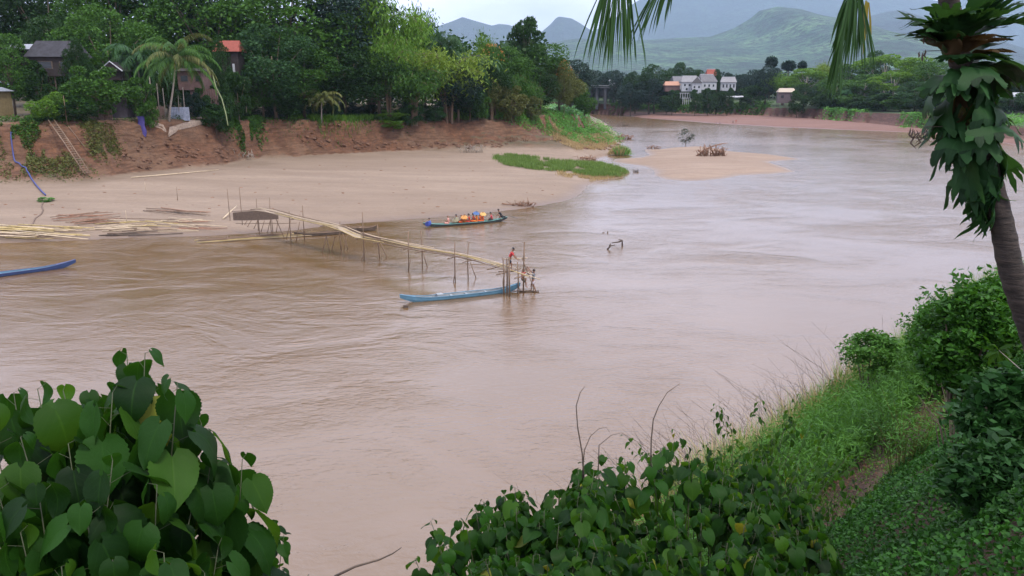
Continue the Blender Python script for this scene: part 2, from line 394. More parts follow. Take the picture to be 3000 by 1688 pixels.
# river bed / plain reaching the horizon, and the water
b = MB(); b.add([(-14500, -1200, -4), (14500, -1200, -4), (14500, 14500, -4), (-14500, 14500, -4)], [(0, 1, 2, 3)])
tag(b.build('ground', M_FAR), None, None, None, 'structure')
m, N, L, B = newmat('muddy river water')
g = N.new('ShaderNodeNewGeometry'); P = g.outputs['Position']
mpn = N.new('ShaderNodeMapping'); mpn.inputs['Scale'].default_value = (.62, 1, 1); L.new(P, mpn.inputs[0]); Q = mpn.outputs[0]
n1 = noise(N, L, Q, 3.6, 4, .65, .4); n2 = noise(N, L, Q, 1.0, 4, .6, .6); n3 = noise(N, L, Q, .035, 4, .6, .5); n4 = noise(N, L, P, .012, 3)
msk = math_(N, L, 'MULTIPLY', ramp(N, L, n3, [(.40, .22), (.6, 1)]), ramp(N, L, noise(N, L, Q, .13, 4, .6, 1.2), [(.38, .25), (.62, 1)]))
h = math_(N, L, 'ADD', math_(N, L, 'MULTIPLY', n1, .5), n2)
h = math_(N, L, 'MULTIPLY', h, msk)
bp = bump(N, L, h, 1.0, .12, B)
c = ramp(N, L, n4, [(.35, (.118, .068, .022)), (.65, (.130, .076, .034))])
c = mixc(N, L, ramp(N, L, noise(N, L, Q, .12, 5, .6, 1), [(.4, 0), (.7, .5)]), c, (.150, .094, .050))
L.new(c, B.inputs['Base Color']); B.inputs['Roughness'].default_value = .17; B.inputs['IOR'].default_value = 1.8
M_WATER = m
b = MB(); b.add([(-1500, -300, 0), (1500, -300, 0), (1500, 1300, 0), (-1500, 1300, 0)], [(0, 1, 2, 3)])
tag(b.build('river_water', M_WATER), None, None, None, 'structure')

# ------------------------------------------------------------------ hills
def hill_mat(name, a, b2, c3):
    m, N, L, B = newmat(name); g = N.new('ShaderNodeNewGeometry'); P = g.outputs['Position']
    n = noise(N, L, P, .0032, 7, .65); n2 = noise(N, L, P, .022, 6, .75)
    c = ramp(N, L, n, [(.38, a), (.5, b2), (.62, c3)]); c = mixc(N, L, ramp(N, L, n2, [(.44, .9), (.56, 0)]), c, [k * .3 for k in a])
    L.new(c, B.inputs['Base Color']); B.inputs['Roughness'].default_value = .95
    bump(N, L, n2, 1, 40, B); return m
M_HG = hill_mat('green hillside', (.010, .045, .025), (.034, .10, .042), (.09, .19, .07))
M_HB = hill_mat('dark forested hillside', (.006, .022, .022), (.011, .034, .028), (.022, .055, .035))
def hill(crest, Yc, depth, mat, seed, base=6, bdepth=None, spur=.25, n=(150, 60)):
    """crest line [(px,py)] at distance Yc; front slope runs down towards the river"""
    pxs = np.linspace(crest[0][0], crest[-1][0], n[0]); cy = np.interp(pxs, [c[0] for c in crest], [c[1] for c in crest])
    d = ray(pxs, cy); X0 = d[0] * Yc / d[1]; Z0 = CAMZ + d[2] * Yc / d[1]
    v = np.concatenate([np.linspace(-1, 0, int(n[1] * .8)), np.linspace(0, 1, int(n[1] * .3))[1:]])
    bd = bdepth or depth * .6
    XX = np.repeat(X0[None], len(v), 0); YY = Yc + np.where(v < 0, v * depth, v * bd)[:, None] + 0 * XX
    fall = np.where(v < 0, (1 + v) ** 1.15, (1 - v) ** 1.3)[:, None]
    nn = fbm(XX, YY, 3.0 / depth, 6, seed, .55); nr = 1 - np.abs(fbm(XX + 50, YY * .35, 4.5 / depth, 4, seed + 9))
    away = np.abs(v)[:, None] ** .6
    H = np.maximum(Z0[None] - base, 5)
    ZZ = base + H * (fall * (1 + spur * (nr - .75) * away) + .14 * nn * (away + .06) * fall ** .5) - (1 - fall) ** 6 * 8.5
    V = np.stack([XX, YY, ZZ], -1).reshape(-1, 3); i = np.arange(len(v) * n[0]).reshape(len(v), n[0])
    Qd = np.stack([i[:-1, :-1], i[:-1, 1:], i[1:, 1:], i[1:, :-1]], -1).reshape(-1, 4)
    return tag(link('hill', npmesh('hill', V, Qd, True), mat), None, None, None, 'structure')
hill([(1000, 140), (1200, 100), (1280, 78), (1326, 62), (1355, 50), (1405, 65), (1442, 75), (1462, 70), (1491, 73), (1526, 86), (1560, 94), (1587, 93), (1612, 72), (1630, 52), (1639, 49), (1674, 54), (1697, 67), (1729, 88), (1780, 110), (1850, 130)],
     9500, 3300, M_HB, 3, spur=.1)
hill([(1500, 190), (1700, 110), (1740, 92), (1800, 55), (1860, 8), (1900, -14), (2000, -34), (2200, -38), (2400, -24), (2600, -14), (2760, 4), (2900, -6), (3050, -30), (3400, -50), (3900, 20)], 11500, 3500, M_HB, 5, spur=.2)
hill([(1400, 185), (1560, 142), (1640, 120), (1700, 112), (1780, 122), (1880, 118), (1980, 112), (2080, 108), (2150, 84), (2200, 54), (2225, 32), (2278, 20), (2349, 28), (2386, 40), (2433, 50), (2480, 82), (2560, 140), (2700, 215)],
     5600, 3000, M_HG, 8, n=(230, 110), spur=.35)
hill([(2150, 200), (2330, 110), (2433, 62), (2500, 56), (2551, 47), (2604, 34), (2641, 30), (2697, 47), (2743, 68), (2820, 110), (2900, 128), (3000, 150), (3300, 140), (3600, 190)], 7500, 2800, M_HB, 12, spur=.3)

# haze
b = MB(); b.box((0, 6700, 845), (30000, 16000, 1700))
m = bpy.data.materials.new('haze'); m.use_nodes = True; N = m.node_tree.nodes; N.clear()
o_ = N.new('ShaderNodeOutputMaterial'); pv = N.new('ShaderNodeVolumePrincipled')
pv.inputs['Color'].default_value = (.56, .76, .98, 1); pv.inputs['Density'].default_value = .00005
m.node_tree.links.new(pv.outputs[0], o_.inputs['Volume'])
HZ = b.build('haze', m); tag(HZ, None, None, None, 'stuff')
# ------------------------------------------------------------------ foliage geometry
def nrm(a): return a / (np.linalg.norm(a, axis=-1, keepdims=True) + 1e-9)
def rhombi(P, D, S, Lh, Wd):
    """P centres, D long axis, S side axis, Lh half length, Wd half width"""
    n = len(P); Lh = np.broadcast_to(Lh, (n,))[:, None]; Wd = np.broadcast_to(Wd, (n,))[:, None]
    V = np.stack([P - D * Lh, P + S * Wd - D * Lh * .1, P + D * Lh, P - S * Wd - D * Lh * .1], 1).reshape(-1, 3)
    return V, np.arange(n * 4).reshape(n, 4)
def rdir(n, zb=0.0):
    v = rng.normal(size=(n, 3)); v[:, 2] += zb; return nrm(v)
def leafcloud(P, size, droop=-.2, flat=.5, asp=.55):
    n = len(P); D = rdir(n); D[:, 2] = D[:, 2] * flat + droop; D = nrm(D)
    S = nrm(np.cross(D, rdir(n, 1.2))); sz = size * rng.uniform(.6, 1.35, n)
    return rhombi(P, D, S, sz * .5, sz * .5 * asp)
def broad(seed, nl=26, per=300, leaf=.034, cr=(.34, .5), zc=(.30, 1.0), flat=.6, layered=False, gap=.0):
    """unit-height crown; radius about .5 ; returns crown mesh, trunk mesh"""
    global rng
    rng = np.random.default_rng(seed); P = []; z0, z1 = zc; mid = (z0 + z1) / 2; hh = (z1 - z0) / 2
    cen = []
    for k in range(nl):
        a = k * 2.399 + rng.uniform(-.5, .5); u = rng.uniform(-.9, .95)
        rr = math.sqrt(max(0, 1 - u * u)) * rng.uniform(.55, .85)
        c = np.array([math.cos(a) * rr * .42, math.sin(a) * rr * .42, mid + u * hh * .8]); cen.append(c)
        R_ = rng.uniform(.11, .19); v = rdir(per, .55); sq = .42 if layered else .72
        r = R_ * rng.uniform(.72, 1.04, per) ** .6
        r *= 1 + .3 * (fbm(v[:, 0] * 3 + k, v[:, 1] * 3 + v[:, 2], 1.3, 2, seed))
        P.append(c + v * r[:, None] * np.array([1, 1, sq]))
    P = np.concatenate(P); P[:, 2] = np.minimum(P[:, 2], z1 + .01)
    V, Q = leafcloud(P, leaf, -.25, flat)
    cm = npmesh('crown', V, Q)
    b = MB(); hgt = mid
    b.tube([(0, 0, -.02), (.01, .005, hgt * .4), (-.005, .01, hgt * .8), (.01, 0, hgt * 1.1)], [.022, .016, .012, .006], 7)
    for c in cen[::2]:
        s = np.array([0, 0, rng.uniform(.45, .9) * hgt]); m_ = (s + c) / 2 + np.array([0, 0, -.03])
        b.tube([s, m_, c], [.009, .006, .002], 5)
    return cm, b.mesh('trunk', True)
def bamboo(seed, n=26, lean=.32, leaf=.045, per=260, droop=1.0):
    global rng
    rng = np.random.default_rng(seed); P = []; b = MB(); D_ = []
    for k in range(n):
        a = rng.uniform(0, 6.283); out = rng.uniform(.25, 1) * lean; h = rng.uniform(.72, 1.0)
        t = np.linspace(0, 1, 9); dirx, diry = math.cos(a), math.sin(a)
        rad = .03 + out * t ** 2.2 * 1.25; z = h * (np.sin(np.minimum(t * 1.5, 1.5708 + .4 * droop) * 1.0)) ** .9 - .20 * droop * np.maximum(t - .7, 0) * 2 * h
        pts = np.stack([rad * dirx, rad * diry, z], 1)
        b.tube(pts, np.linspace(.006, .0012, 9), 5, False)
        tt = rng.uniform(.3, 1, per) ** .8; i = np.clip((tt * 8).astype(int), 0, 7); f = (tt * 8 - i)[:, None]
        c = pts[i] * (1 - f) + pts[i + 1] * f; sp = .055 + .035 * (1 - tt)
        c = c + rng.normal(size=(per, 3)) * sp[:, None] * np.array([1, 1, .9]); c[:, 2] -= rng.uniform(0, .05, per) * droop
        P.append(c)
    P = np.concatenate(P); m_ = len(P)
    D = rdir(m_); D[:, 2] = -abs(D[:, 2]) * .9 - .5; D = nrm(D); S = nrm(np.cross(D, rdir(m_, .5)))
    V, Q = rhombi(P, D, S, leaf * rng.uniform(.35, .65, m_), leaf * .13)
    return npmesh('crown', V, Q), b.mesh('trunk', True)
def frond_geo(b, base, az_, el_, length, sag, nl=22, lw=.03, ll=.28, twist=0.0, rw=.02, ext=1.0, hang=.55):
    """one feather palm frond: rachis with two rows of leaflets"""
    n = 12; pts = [np.array(base, float)]; e = el_; step = length / n
    for k in range(n):
        d = np.array([math.cos(az_) * math.cos(e), math.sin(az_) * math.cos(e), math.sin(e)]); pts.append(pts[-1] + d * step); e -= sag / n * (1 + .6 * k / n)
    P = np.array(pts); b.tube(P, np.linspace(rw, rw * .2, n + 1), 5, False)
    T = np.gradient(P, axis=0); T = nrm(T); side0 = np.array([-math.sin(az_), math.cos(az_), 0])
    tt = np.linspace(.12, 1, nl); V = []; Q = []; c = 0
    for t in tt:
        i = min(int(t * n), n - 1); f = t * n - i; p = P[i] * (1 - f) + P[i + 1] * f; tg = T[min(i + 1, n)]
        l = ll * (math.sin(min(1, t * 1.15 + .12) * math.pi * .86) ** .6 + .12) * rng.uniform(.85, 1.12)
        for sg in (-1, 1):
            d = side0 * sg * rng.uniform(.7, 1) * ext + tg * rng.uniform(.45, .75) + np.array([0, 0, -hang * rng.uniform(.6, 1.5)]); d = d / np.linalg.norm(d)
            d2 = d + np.array([0, 0, -hang * 1.3]); d2 /= np.linalg.norm(d2)
            m1 = p + d * l * .5; m2 = m1 + d2 * l * .5; wv = np.cross(d, side0 * .3 + np.array([0, 0, 1])); wv /= np.linalg.norm(wv) + 1e-9; wv *= lw * .5
            V += [p - wv * .5, p + wv * .5, m1 - wv, m1 + wv, m2]; Q += [(c, c + 1, c + 3, c + 2)]; b_t.append((c + 2 + b.n, c + 3 + b.n, c + 4 + b.n)); c += 5
    b.add(V, Q)
b_t = []
def palm(seed, nf=20, fl=.42, trunk=True, lean=.06, cz=.74, nl=24):
    global rng, b_t
    rng = np.random.default_rng(seed); b = MB(); b_t = []
    top = np.array([lean, 0, cz])
    for k in range(nf):
        a = k * 2.399; u = k / nf; frond_geo(b, top, a, R(75 - 95 * u + rng.uniform(-8, 8)), fl * rng.uniform(.85, 1.1), R(75 + 30 * (1 - u)), nl, .014, .11, rw=.005)
    b.t.append(np.array(b_t)); cm = b.mesh('crown')
    t = MB(); t.tube([(0, 0, -.01), (lean * .15, 0, cz * .3), (lean * .5, .01, cz * .65), (lean, 0, cz)], [.02, .013, .011, .010], 8)
    return cm, t.mesh('trunk', True)
def fanpalm(seed):
    global rng
    rng = np.random.default_rng(seed); n = 900; v = rdir(n); P = np.array([0, 0, .86]) + v * .13 * rng.uniform(.4, 1, n)[:, None]
    D = nrm(v + rdir(n) * .4); S = nrm(np.cross(D, rdir(n))); V, Q = rhombi(P, D, S, .035, .012)
    t = MB(); t.tube([(0, 0, 0), (.01, 0, .4), (0, 0, .86)], [.012, .01, .01], 6)
    return npmesh('crown', V, Q), t.mesh('trunk', True)
PROTO = {}
for k in range(4): PROTO['b%d' % k] = broad(10 + k, 34, 420, .027, zc=(.18, 1))
PROTO['r0'] = broad(30, 22, 260, .05, zc=(.05, 1)); PROTO['r1'] = broad(31, 20, 260, .05, zc=(.05, 1))       # bushes down to the ground
PROTO['u0'] = broad(40, 20, 300, .036, zc=(.42, 1), layered=True); PROTO['u1'] = broad(41, 24, 280, .036, zc=(.38, 1), layered=True)
PROTO['g0'] = broad(44, 16, 260, .05, zc=(.40, 1), layered=True)
PROTO['m0'] = bamboo(50); PROTO['m1'] = bamboo(51, 24, .42, per=260, droop=1.5); PROTO['m2'] = bamboo(52, 20, .2, per=220, droop=.8)
PROTO['p0'] = palm(60); PROTO['p1'] = palm(61, 22, .5, lean=-.05, cz=.6); PROTO['f0'] = fanpalm(62)
PROTO['s0'] = broad(80, 16, 60, .06, zc=(.12, 1)); PROTO['c0'] = broad(70, 20, 260, .05, zc=(.04, .95))
NT = 0
def tree(px, Y, top, wpx, kind, mat, label, group, cat='tree', name='tree', trunkmat=None, base=None, rz=None, blossom=None, sink=.3):
    """tree standing at photo column px and depth Y, its top reaching photo row top, crown wpx photo pixels wide"""
    global NT
    NT += 1
    p = atY(px, top, Y)
    if Y < 262 and base is None:
        k = 0
        while float(gz(p.x, Y)) < 7.3 and k < 20: Y += 1.5; p = atY(px, top, Y); k += 1
    z0 = float(gz(p.x, Y)) if base is None else base
    h = p.z - z0; wd = wpx / FPX * Y * 1.08
    kx = {'b': 1.0, 'r': 1.0, 'u': 1.0, 'g': 1.0, 'm': 1.0, 'p': 1.15, 'f': 3.6, 'c': 1.0, 's': 1.0}[kind[0]]
    e = empty(name, (p.x, Y, z0 - sink), label, cat, group, rz if rz is not None else (NT * 1.7) % 6.28, (wd * kx, wd * kx, (h + sink) * 1.0))
    cm, tm = PROTO[kind]
    if kind[0] in 'pf': wdx = 1
    small = kind[0] in 'rcs'
    link('foliage' if small else 'crown', cm, mat, e)
    link('stem' if small else 'trunk', tm, trunkmat or BARK, e)
    if blossom:
        rr = np.random.default_rng(NT); n = 130; v = rr.normal(size=(n, 3)); v /= np.linalg.norm(v, axis=1)[:, None]; v[:, 2] = abs(v[:, 2])
        P = np.array([0, 0, .74]) + v * np.array([.40, .40, .27]) * rr.uniform(.9, 1.05, n)[:, None]
        P[:, 0] *= .8; V, Q = leafcloud(P, .04); link('blossom', npmesh('blossom', V, Q), blossom, e)
    return e
GL = 'trees on the left river bank'
for a in [
 (-80, 190, -130, 440, 'b0', F_DARK, 'tall dark tree at the left edge behind the bamboo fence'),
 (110, 186, -110, 380, 'b1', F_DARK, 'tall dark tree rising behind the grey roofed stilt house'),
 (320, 184, -100, 380, 'b2', F_MID, 'tall mid green tree between the stilt house and the coconut palm'),
 (455, 198, -100, 380, 'b3', F_TEAL, 'tall grey green tree standing behind the coconut palm crown'),
 (590, 190, -110, 330, 'b0', F_MID, 'tall green tree just left of the red roofed house'),
 (690, 200, -130, 300, 'b1', F_BLUE, 'blue green dark tree directly behind the red roof'),
 (830, 192, -90, 400, 'b2', F_MID, 'big green tree towering right of the red roofed house'),
 (985, 202, -80, 360, 'b3', F_BLUE, 'very dark blue green tree beside the bright bamboo'),
 (790, 176, 60, 250, 'b1', F_TEAL, 'grey green tree standing right against the red roofed house'),
 (880, 182, 130, 230, 'b0', F_MID, 'leafy tree with low branches above the grassy cliff edge'),
 (1000, 189, 130, 240, 'b1', F_DARK, 'dark shady tree above the grassy cliff edge'),
 (1105, 191, 150, 230, 'b3', F_DARK, 'dark tree in the shade below the bright bamboo'),
 (300, 165, 10, 270, 'b1', F_MID, 'bright mid green tree leaning over the stilt house roof'),
 (180, 170, 30, 240, 'b3', F_DARK, 'dark tree between the small grey roof and the stilt house'),
 (10, 146, 100, 160, 'b2', F_MID, 'mid green tree with a low crown above the bamboo fence'),
 (450, 168, 180, 190, 'b0', F_DARK, 'dark tree behind the pale posts and palm trunk'),
 (580, 178, 150, 170, 'b2', F_DARK, 'dark tree behind the pink walled house'),
 (760, 176, 190, 160, 'b3', F_MID, 'small green tree in front of the tall trees, right of the red roofed house'),
 (1555, 236, 107, 230, 'b0', F_MID, 'round crowned green tree below the tall lone dark tree'),
 (1480, 220, 140, 200, 'b2', F_MID, 'green tree just right of the orange flowering tree'),
 (1640, 236, 185, 150, 'b3', F_OLI, 'olive green tree tinged with orange near the end of the point'),
 (1672, 285, 170, 150, 'b1', F_BLUE, 'dark blue green tree behind the olive tree on the point'),
 (1675, 255, 228, 110, 'b1', F_MID, 'bright green low tree at the tip of the wooded point'),
 (1715, 250, 262, 75, 'r0', F_MID, 'small bushy tree hanging over the water at the tip of the point'),
 (1340, 196, 190, 170, 'b1', F_BLUE, 'dark tree under the arching yellow green bamboo'),
 (1375, 196, 245, 120, 'r1', F_DARK, 'low dark leafy tree at the cliff edge beside the green slope'),
 (1585, 222, 200, 120, 'b2', F_DARK, 'dark green tree behind the green slope of the point'),
 (1450, 208, 190, 130, 'b0', F_DARK, 'dark tree below the orange flowering tree'),
]: tree(*a, GL)
tree(1541, 232, 46, 100, 'g0', F_DARK, 'tall lone dark tree rising above the forest of the point', GL)
tree(1440, 214, 132, 105, 'b1', F_MID, 'flame tree with orange blossom at its crown', GL, blossom=F_ORG)
tree(1655, 230, 178, 60, 'b0', F_OLI, 'slim olive tree flecked with orange blossom', GL, blossom=F_ORG)
GB = 'bamboo clumps on the left river bank'
for a in [
 (1075, 200, -40, 300, 'm0', F_BRI, 'tall bright bamboo clump beside the dark blue green tree'),
 (1180, 206, -5, 300, 'm1', F_BRI, 'tall bright bamboo clump drooping towards the open sky'),
 (1235, 212, 18, 160, 'm2', F_TEAL, 'thin bamboo with one feathery tip against the sky'),
 (1130, 190, 80, 190, 'm1', F_BRI, 'bamboo clump with pale hanging sprays below the tallest bamboo'),
 (1310, 190, 118, 330, 'm1', F_YEL, 'arching yellow green bamboo sweeping down to the cliff edge'),
 (1210, 188, 170, 230, 'm1', F_MID, 'shaded bamboo clump left of the yellow green arch'),
 (1505, 214, 205, 130, 'm1', F_MID, 'drooping green bamboo clump below the flame tree'),
 (1440, 206, 225, 120, 'm1', F_OLI, 'olive bamboo clump above the green slope'),
 (1555, 214, 235, 110, 'm1', F_MID, 'short drooping bamboo clump in the middle of the point'),
 (1420, 216, 85, 90, 'm2', F_BRI, 'pale slim bamboo between the two crowns of palms'),
]: tree(*a, GB, 'bamboo', 'bamboo_clump', BAM_B)
GP = 'palms on the left river bank'
for a in [
 (1305, 206, 62, 150, 'p0', F_TEAL, 'coconut palm with its crown against the sky above the bamboo arch'),
 (1385, 206, 105, 160, 'p1', F_TEAL, 'coconut palm with drooping fronds left of the flame tree'),
 (1455, 222, 98, 110, 'p0', F_TEAL, 'small far palm peeping above the flame tree'),
 (395, 160, 55, 180, 'p1', F_TEAL, 'shaded palm with drooping fronds behind the coconut palm'),
 (935, 180, 235, 120, 'p1', F_OLI, 'low palm with yellowing fronds on the dark bank'),
]: tree(*a, GP, 'palm', 'palm_tree', BARKP)
GS = 'bushes on the left river bank'
for a in [
 (268, 140, 178, 165, 'r0', F_MID, 'large rounded bush in front of the stilt house'),
 (395, 146, 222, 110, 'r1', F_MID, 'green bush left of the pale posts'),
 (130, 134, 255, 115, 'c0', F_BRI, 'bright green cone shaped bush at the cliff top'),
 (225, 136, 285, 120, 'r0', F_DARK, 'dark low bush at the cliff top beside the shack'),
 (430, 145, 275, 60, 'r1', F_MID, 'small bush beside the shack doorway'),
 (625, 158, 300, 110, 'r1', F_DARK, 'dark green bush at the top of the overgrown gully'),
 (700, 172, 262, 80, 'r0', F_MID, 'yellow green bush right of the bent young trunk'),
 (560, 157, 262, 70, 'r0', F_BLUE, 'dark blue green bush below the pink walled house'),
 (835, 178, 262, 130, 'r0', F_DARK, 'dark leafy bush behind the grass of the cliff edge'),
 (1150, 182, 318, 95, 'r0', F_BRI, 'green bush growing at the broken cliff edge'),
 (1205, 186, 305, 80, 'r1', F_TEAL, 'leafy bush beside the low stick fence'),
 (1275, 190, 308, 70, 'r0', F_TEAL, 'grey green bush between the stick fence and the bamboo arch'),
 (1400, 197, 268, 80, 'r1', F_MID, 'glossy green bush overhanging the bare cliff'),
 (1500, 204, 240, 95, 'r0', F_OLI, 'light olive bush standing at the top of the green slope'),
 (1560, 210, 278, 60, 'r1', F_OLI, 'small olive bush on the green slope'),
 (950, 184, 300, 110, 'r1', F_TEAL, 'shaded bush below the yellowing palm'),
]: tree(*a, GS, 'bush', 'bush', sink=.4)
for a in [(1150, 180.5, 345, 80, 'r1', F_BRI, 'bushy plant hanging down the cliff face'), (645, 160, 345, 70, 'r0', F_MID, 'plant hanging over the gully in the cliff')]:
    q = hit1(a[0], a[2] + 48); tree(a[0], q.y, *a[2:], GS, 'bush', 'bush', base=q.z)

for k, px in enumerate(range(640, 1440, 62)):
    Y = 172
    while float(gz(atY(px, 345, Y).x, Y)) < 7.8 and Y < 230: Y += 1
    tree(px + 9 * (k % 3), Y + 9 + 2 * (k % 2), 296 + 9 * (k % 3), 100, 'r%d' % (k % 2), F_DARK if k % 3 else F_BLUE, ['low dark bush in the shade under the trees, {} from the left'.format(q) for q in ('first', 'second', 'third', 'fourth', 'fifth', 'sixth', 'seventh', 'eighth', 'ninth', 'tenth', 'eleventh', 'twelfth', 'thirteenth')][k], 'undergrowth bushes in the shade of the left bank', 'bush', 'bush')
# the main coconut palm with fruit (parts built at real size)
def topY(px, zmin=9.6, y0=130):
    y = y0
    while float(gz(atY(px, 345, y).x, y)) < zmin and y < 230: y += .5
    return y + .8
p0 = atY(492, 345, topY(492)); p0.z = float(gz(p0.x, p0.y)); e = empty('coconut_palm', p0, 'coconut palm with a pale curved trunk on the eroded cliff top', 'palm', GP)
Yp = p0.y; top = atY(517, 172, Yp) - p0; k2 = atY(507, 262, Yp) - p0
b = MB(); b.tube([(0, 0, -.8), k2 * .35, k2, top * .85, top], [.32, .19, .16, .15, .16], 9); b.build('trunk', BARKP, e, True)
rng = np.random.default_rng(5)
for k in range(30):
    b = MB(); b_t = []; u = k / 30
    frond_geo(b, top, k * 2.399 + .6, R(80 - 95 * u + rng.uniform(-8, 8)), rng.uniform(7.6, 9.6), R(62 + 40 * (1 - u)), 40, .12, 1.5, rw=.06, hang=.75)
    b.t.append(np.array(b_t)); b.build('frond', F_MID if k % 3 else F_OLI, e)
for k in range(9):
    a = k * 2.4; b = MB(); u = np.linspace(0, math.pi, 7); v = np.linspace(0, 2 * math.pi, 9)[:-1]
    V = [(.16 * math.sin(i) * math.cos(j), .16 * math.sin(i) * math.sin(j), .2 * math.cos(i)) for i in u for j in v]
    Q = [(i * 8 + j, i * 8 + (j + 1) % 8, (i + 1) * 8 + (j + 1) % 8, (i + 1) * 8 + j) for i in range(6) for j in range(8)]
    V = np.array(V) + np.array(top) + np.array([-.55 + .22 * math.cos(a), -.3 + .2 * math.sin(a), -.35 - .17 * k])
    b.add(V, Q); b.build('coconut', simple('coconut husk', (.30, .27, .06), .5, .3), e, True)

# woodland mass beyond the bank trees
n = 60000; x = rng.uniform(-240, 10, n); y = rng.uniform(225, 300, n); hgt = 20 + 11 * fbm(x, y, .09, 4, 77)
z = 9 + hgt * rng.uniform(0, 1, n) ** .7; V, Q = leafcloud(np.stack([x, y, z], 1), 1.5, -.2)
o = link('forest', npmesh('forest', V, Q), F_DARK); tag(o, 'dense dark woodland behind the houses and trees of the left bank', 'forest', None, 'stuff')

# ------------------------------------------------------------------ far bank
GF = 'trees on the far river bank'
FT = [
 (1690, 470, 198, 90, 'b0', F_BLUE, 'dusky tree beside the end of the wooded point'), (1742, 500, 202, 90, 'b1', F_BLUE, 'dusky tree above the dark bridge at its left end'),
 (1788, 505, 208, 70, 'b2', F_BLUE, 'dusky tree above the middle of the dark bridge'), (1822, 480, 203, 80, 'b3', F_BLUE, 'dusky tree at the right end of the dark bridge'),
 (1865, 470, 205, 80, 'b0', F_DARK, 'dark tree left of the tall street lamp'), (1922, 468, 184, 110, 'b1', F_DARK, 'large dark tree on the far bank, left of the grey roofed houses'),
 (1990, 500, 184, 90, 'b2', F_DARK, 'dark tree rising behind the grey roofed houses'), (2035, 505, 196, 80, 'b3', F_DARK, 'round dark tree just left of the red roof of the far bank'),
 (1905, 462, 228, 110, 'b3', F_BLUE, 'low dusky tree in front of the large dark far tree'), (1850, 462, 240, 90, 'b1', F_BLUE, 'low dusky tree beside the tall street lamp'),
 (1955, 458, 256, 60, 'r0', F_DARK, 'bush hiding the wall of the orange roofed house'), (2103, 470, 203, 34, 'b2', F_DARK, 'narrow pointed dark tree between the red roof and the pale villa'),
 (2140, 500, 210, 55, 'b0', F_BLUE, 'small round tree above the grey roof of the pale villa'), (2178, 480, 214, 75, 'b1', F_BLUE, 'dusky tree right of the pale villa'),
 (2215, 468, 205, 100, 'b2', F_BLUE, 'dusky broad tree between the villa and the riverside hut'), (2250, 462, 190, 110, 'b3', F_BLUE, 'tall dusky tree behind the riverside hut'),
 (2205, 455, 248, 90, 'r1', F_DARK, 'low dark bush above the long white sheet'), (2100, 452, 258, 60, 'r0', F_DARK, 'low bush below the pale villa'),
 (2300, 455, 205, 110, 'm1', F_BRI, 'bright tree drooping behind the riverside hut roof'), (2368, 440, 198, 130, 'u0', F_BRI, 'bright green tree just right of the riverside hut'),
 (2360, 425, 245, 120, 'b1', F_DARK, 'dark leafy tree beside the riverside hut'), (2430, 440, 176, 120, 'm0', F_YEL, 'yellow green bamboo behind the hanging palm frond'),
 (2455, 415, 225, 130, 'b0', F_MID, 'mid green tree below the hanging palm frond'), (2500, 430, 185, 120, 'u1', F_MID, 'layered tree right of the hanging palm frond'),
 (2565, 440, 150, 90, 'b2', F_DARK, 'dark tree top peeping over the bright layered trees'), (2600, 415, 158, 170, 'u0', F_BRI, 'tall bright layered tree on the far bank, third from the fern'),
 (2540, 395, 215, 130, 'u1', F_MID, 'mid green layered tree with a pale straight trunk'), (2625, 375, 208, 150, 'u0', F_BRI, 'bright umbrella shaped tree with a forked pale trunk'),
 (2690, 390, 165, 150, 'u1', F_BRI, 'bright tree next to the fern covered trunk'), (2740, 370, 172, 150, 'b0', F_MID, 'mid green tree behind the fern covered trunk'),
 (2690, 350, 235, 130, 'b1', F_TEAL, 'grey green tree low beside the fern covered trunk'), (2470, 400, 262, 90, 'r1', F_DARK, 'dark bush in the shade under the far trees'),
 (2760, 330, 250, 130, 'b3', F_DARK, 'dark tree behind the fern, near the far bank edge'), (2850, 340, 190, 180, 'b2', F_MID, 'green tree showing through gaps of the fern'),
 (2960, 330, 200, 160, 'b0', F_TEAL, 'grey green tree beside the white roof at the right edge'), (3060, 320, 190, 200, 'b1', F_MID, 'green tree at the far right edge above the white roof'),
 (2545, 378, 268, 90, 'r0', F_DARK, 'dark bush under the layered trees'), (2600, 366, 275, 80, 'r1', F_DARK, 'dark low bush between pale trunks'), (2420, 405, 272, 110, 'r0', F_DARK, 'dark bush right of the riverside hut'),
 (2480, 395, 262, 40, 'g0', F_JADE, 'small pale flat topped tree in front of the dark bushes'),
]
for a in FT: tree(*a, GF, trunkmat=BARKP if a[4][0] in 'ug' else BARK)
for a in [(2262, 520, 164, 34, 'f0', F_BLUE, 'fan palm with a ball shaped crown, the tallest of three'), (2312, 500, 176, 40, 'f0', F_BLUE, 'fan palm with a wide crown, the middle of three'), (2352, 500, 178, 26, 'f0', F_BLUE, 'small fan palm beside the yellow green bamboo')]:
    tree(*a, 'fan palms on the far bank', 'palm', 'fan_palm')
for a in [(1735, 516, 258, 50, 'r0', F_BLUE, 'dark bush behind the left end of the dark bridge'), (1768, 518, 262, 50, 'r1', F_BLUE, 'dark bush behind the middle of the dark bridge'), (1802, 515, 260, 50, 'r0', F_BLUE, 'dark bush behind the right end of the dark bridge')]: tree(*a, GF, 'bush', 'bush')
for k, px in enumerate(range(2450, 3080, 48)):
    Yk = float(np.interp(px, [2450, 2600, 2800, 3080], [398, 362, 318, 285]))
    tree(px, Yk, 268 + (k * 7) % 19, 85 + (k * 13) % 30, 'r%d' % (k % 2), [F_DARK, F_MID, F_TEAL][k % 3], 'dark bush under the layered far trees, {} counted from the hut'.format(['one', 'two', 'three', 'four', 'five', 'six', 'seven', 'eight', 'nine', 'ten', 'eleven', 'twelve', 'thirteen', 'fourteen'][k]), 'undergrowth bushes of the far bank', 'bush', 'bush')
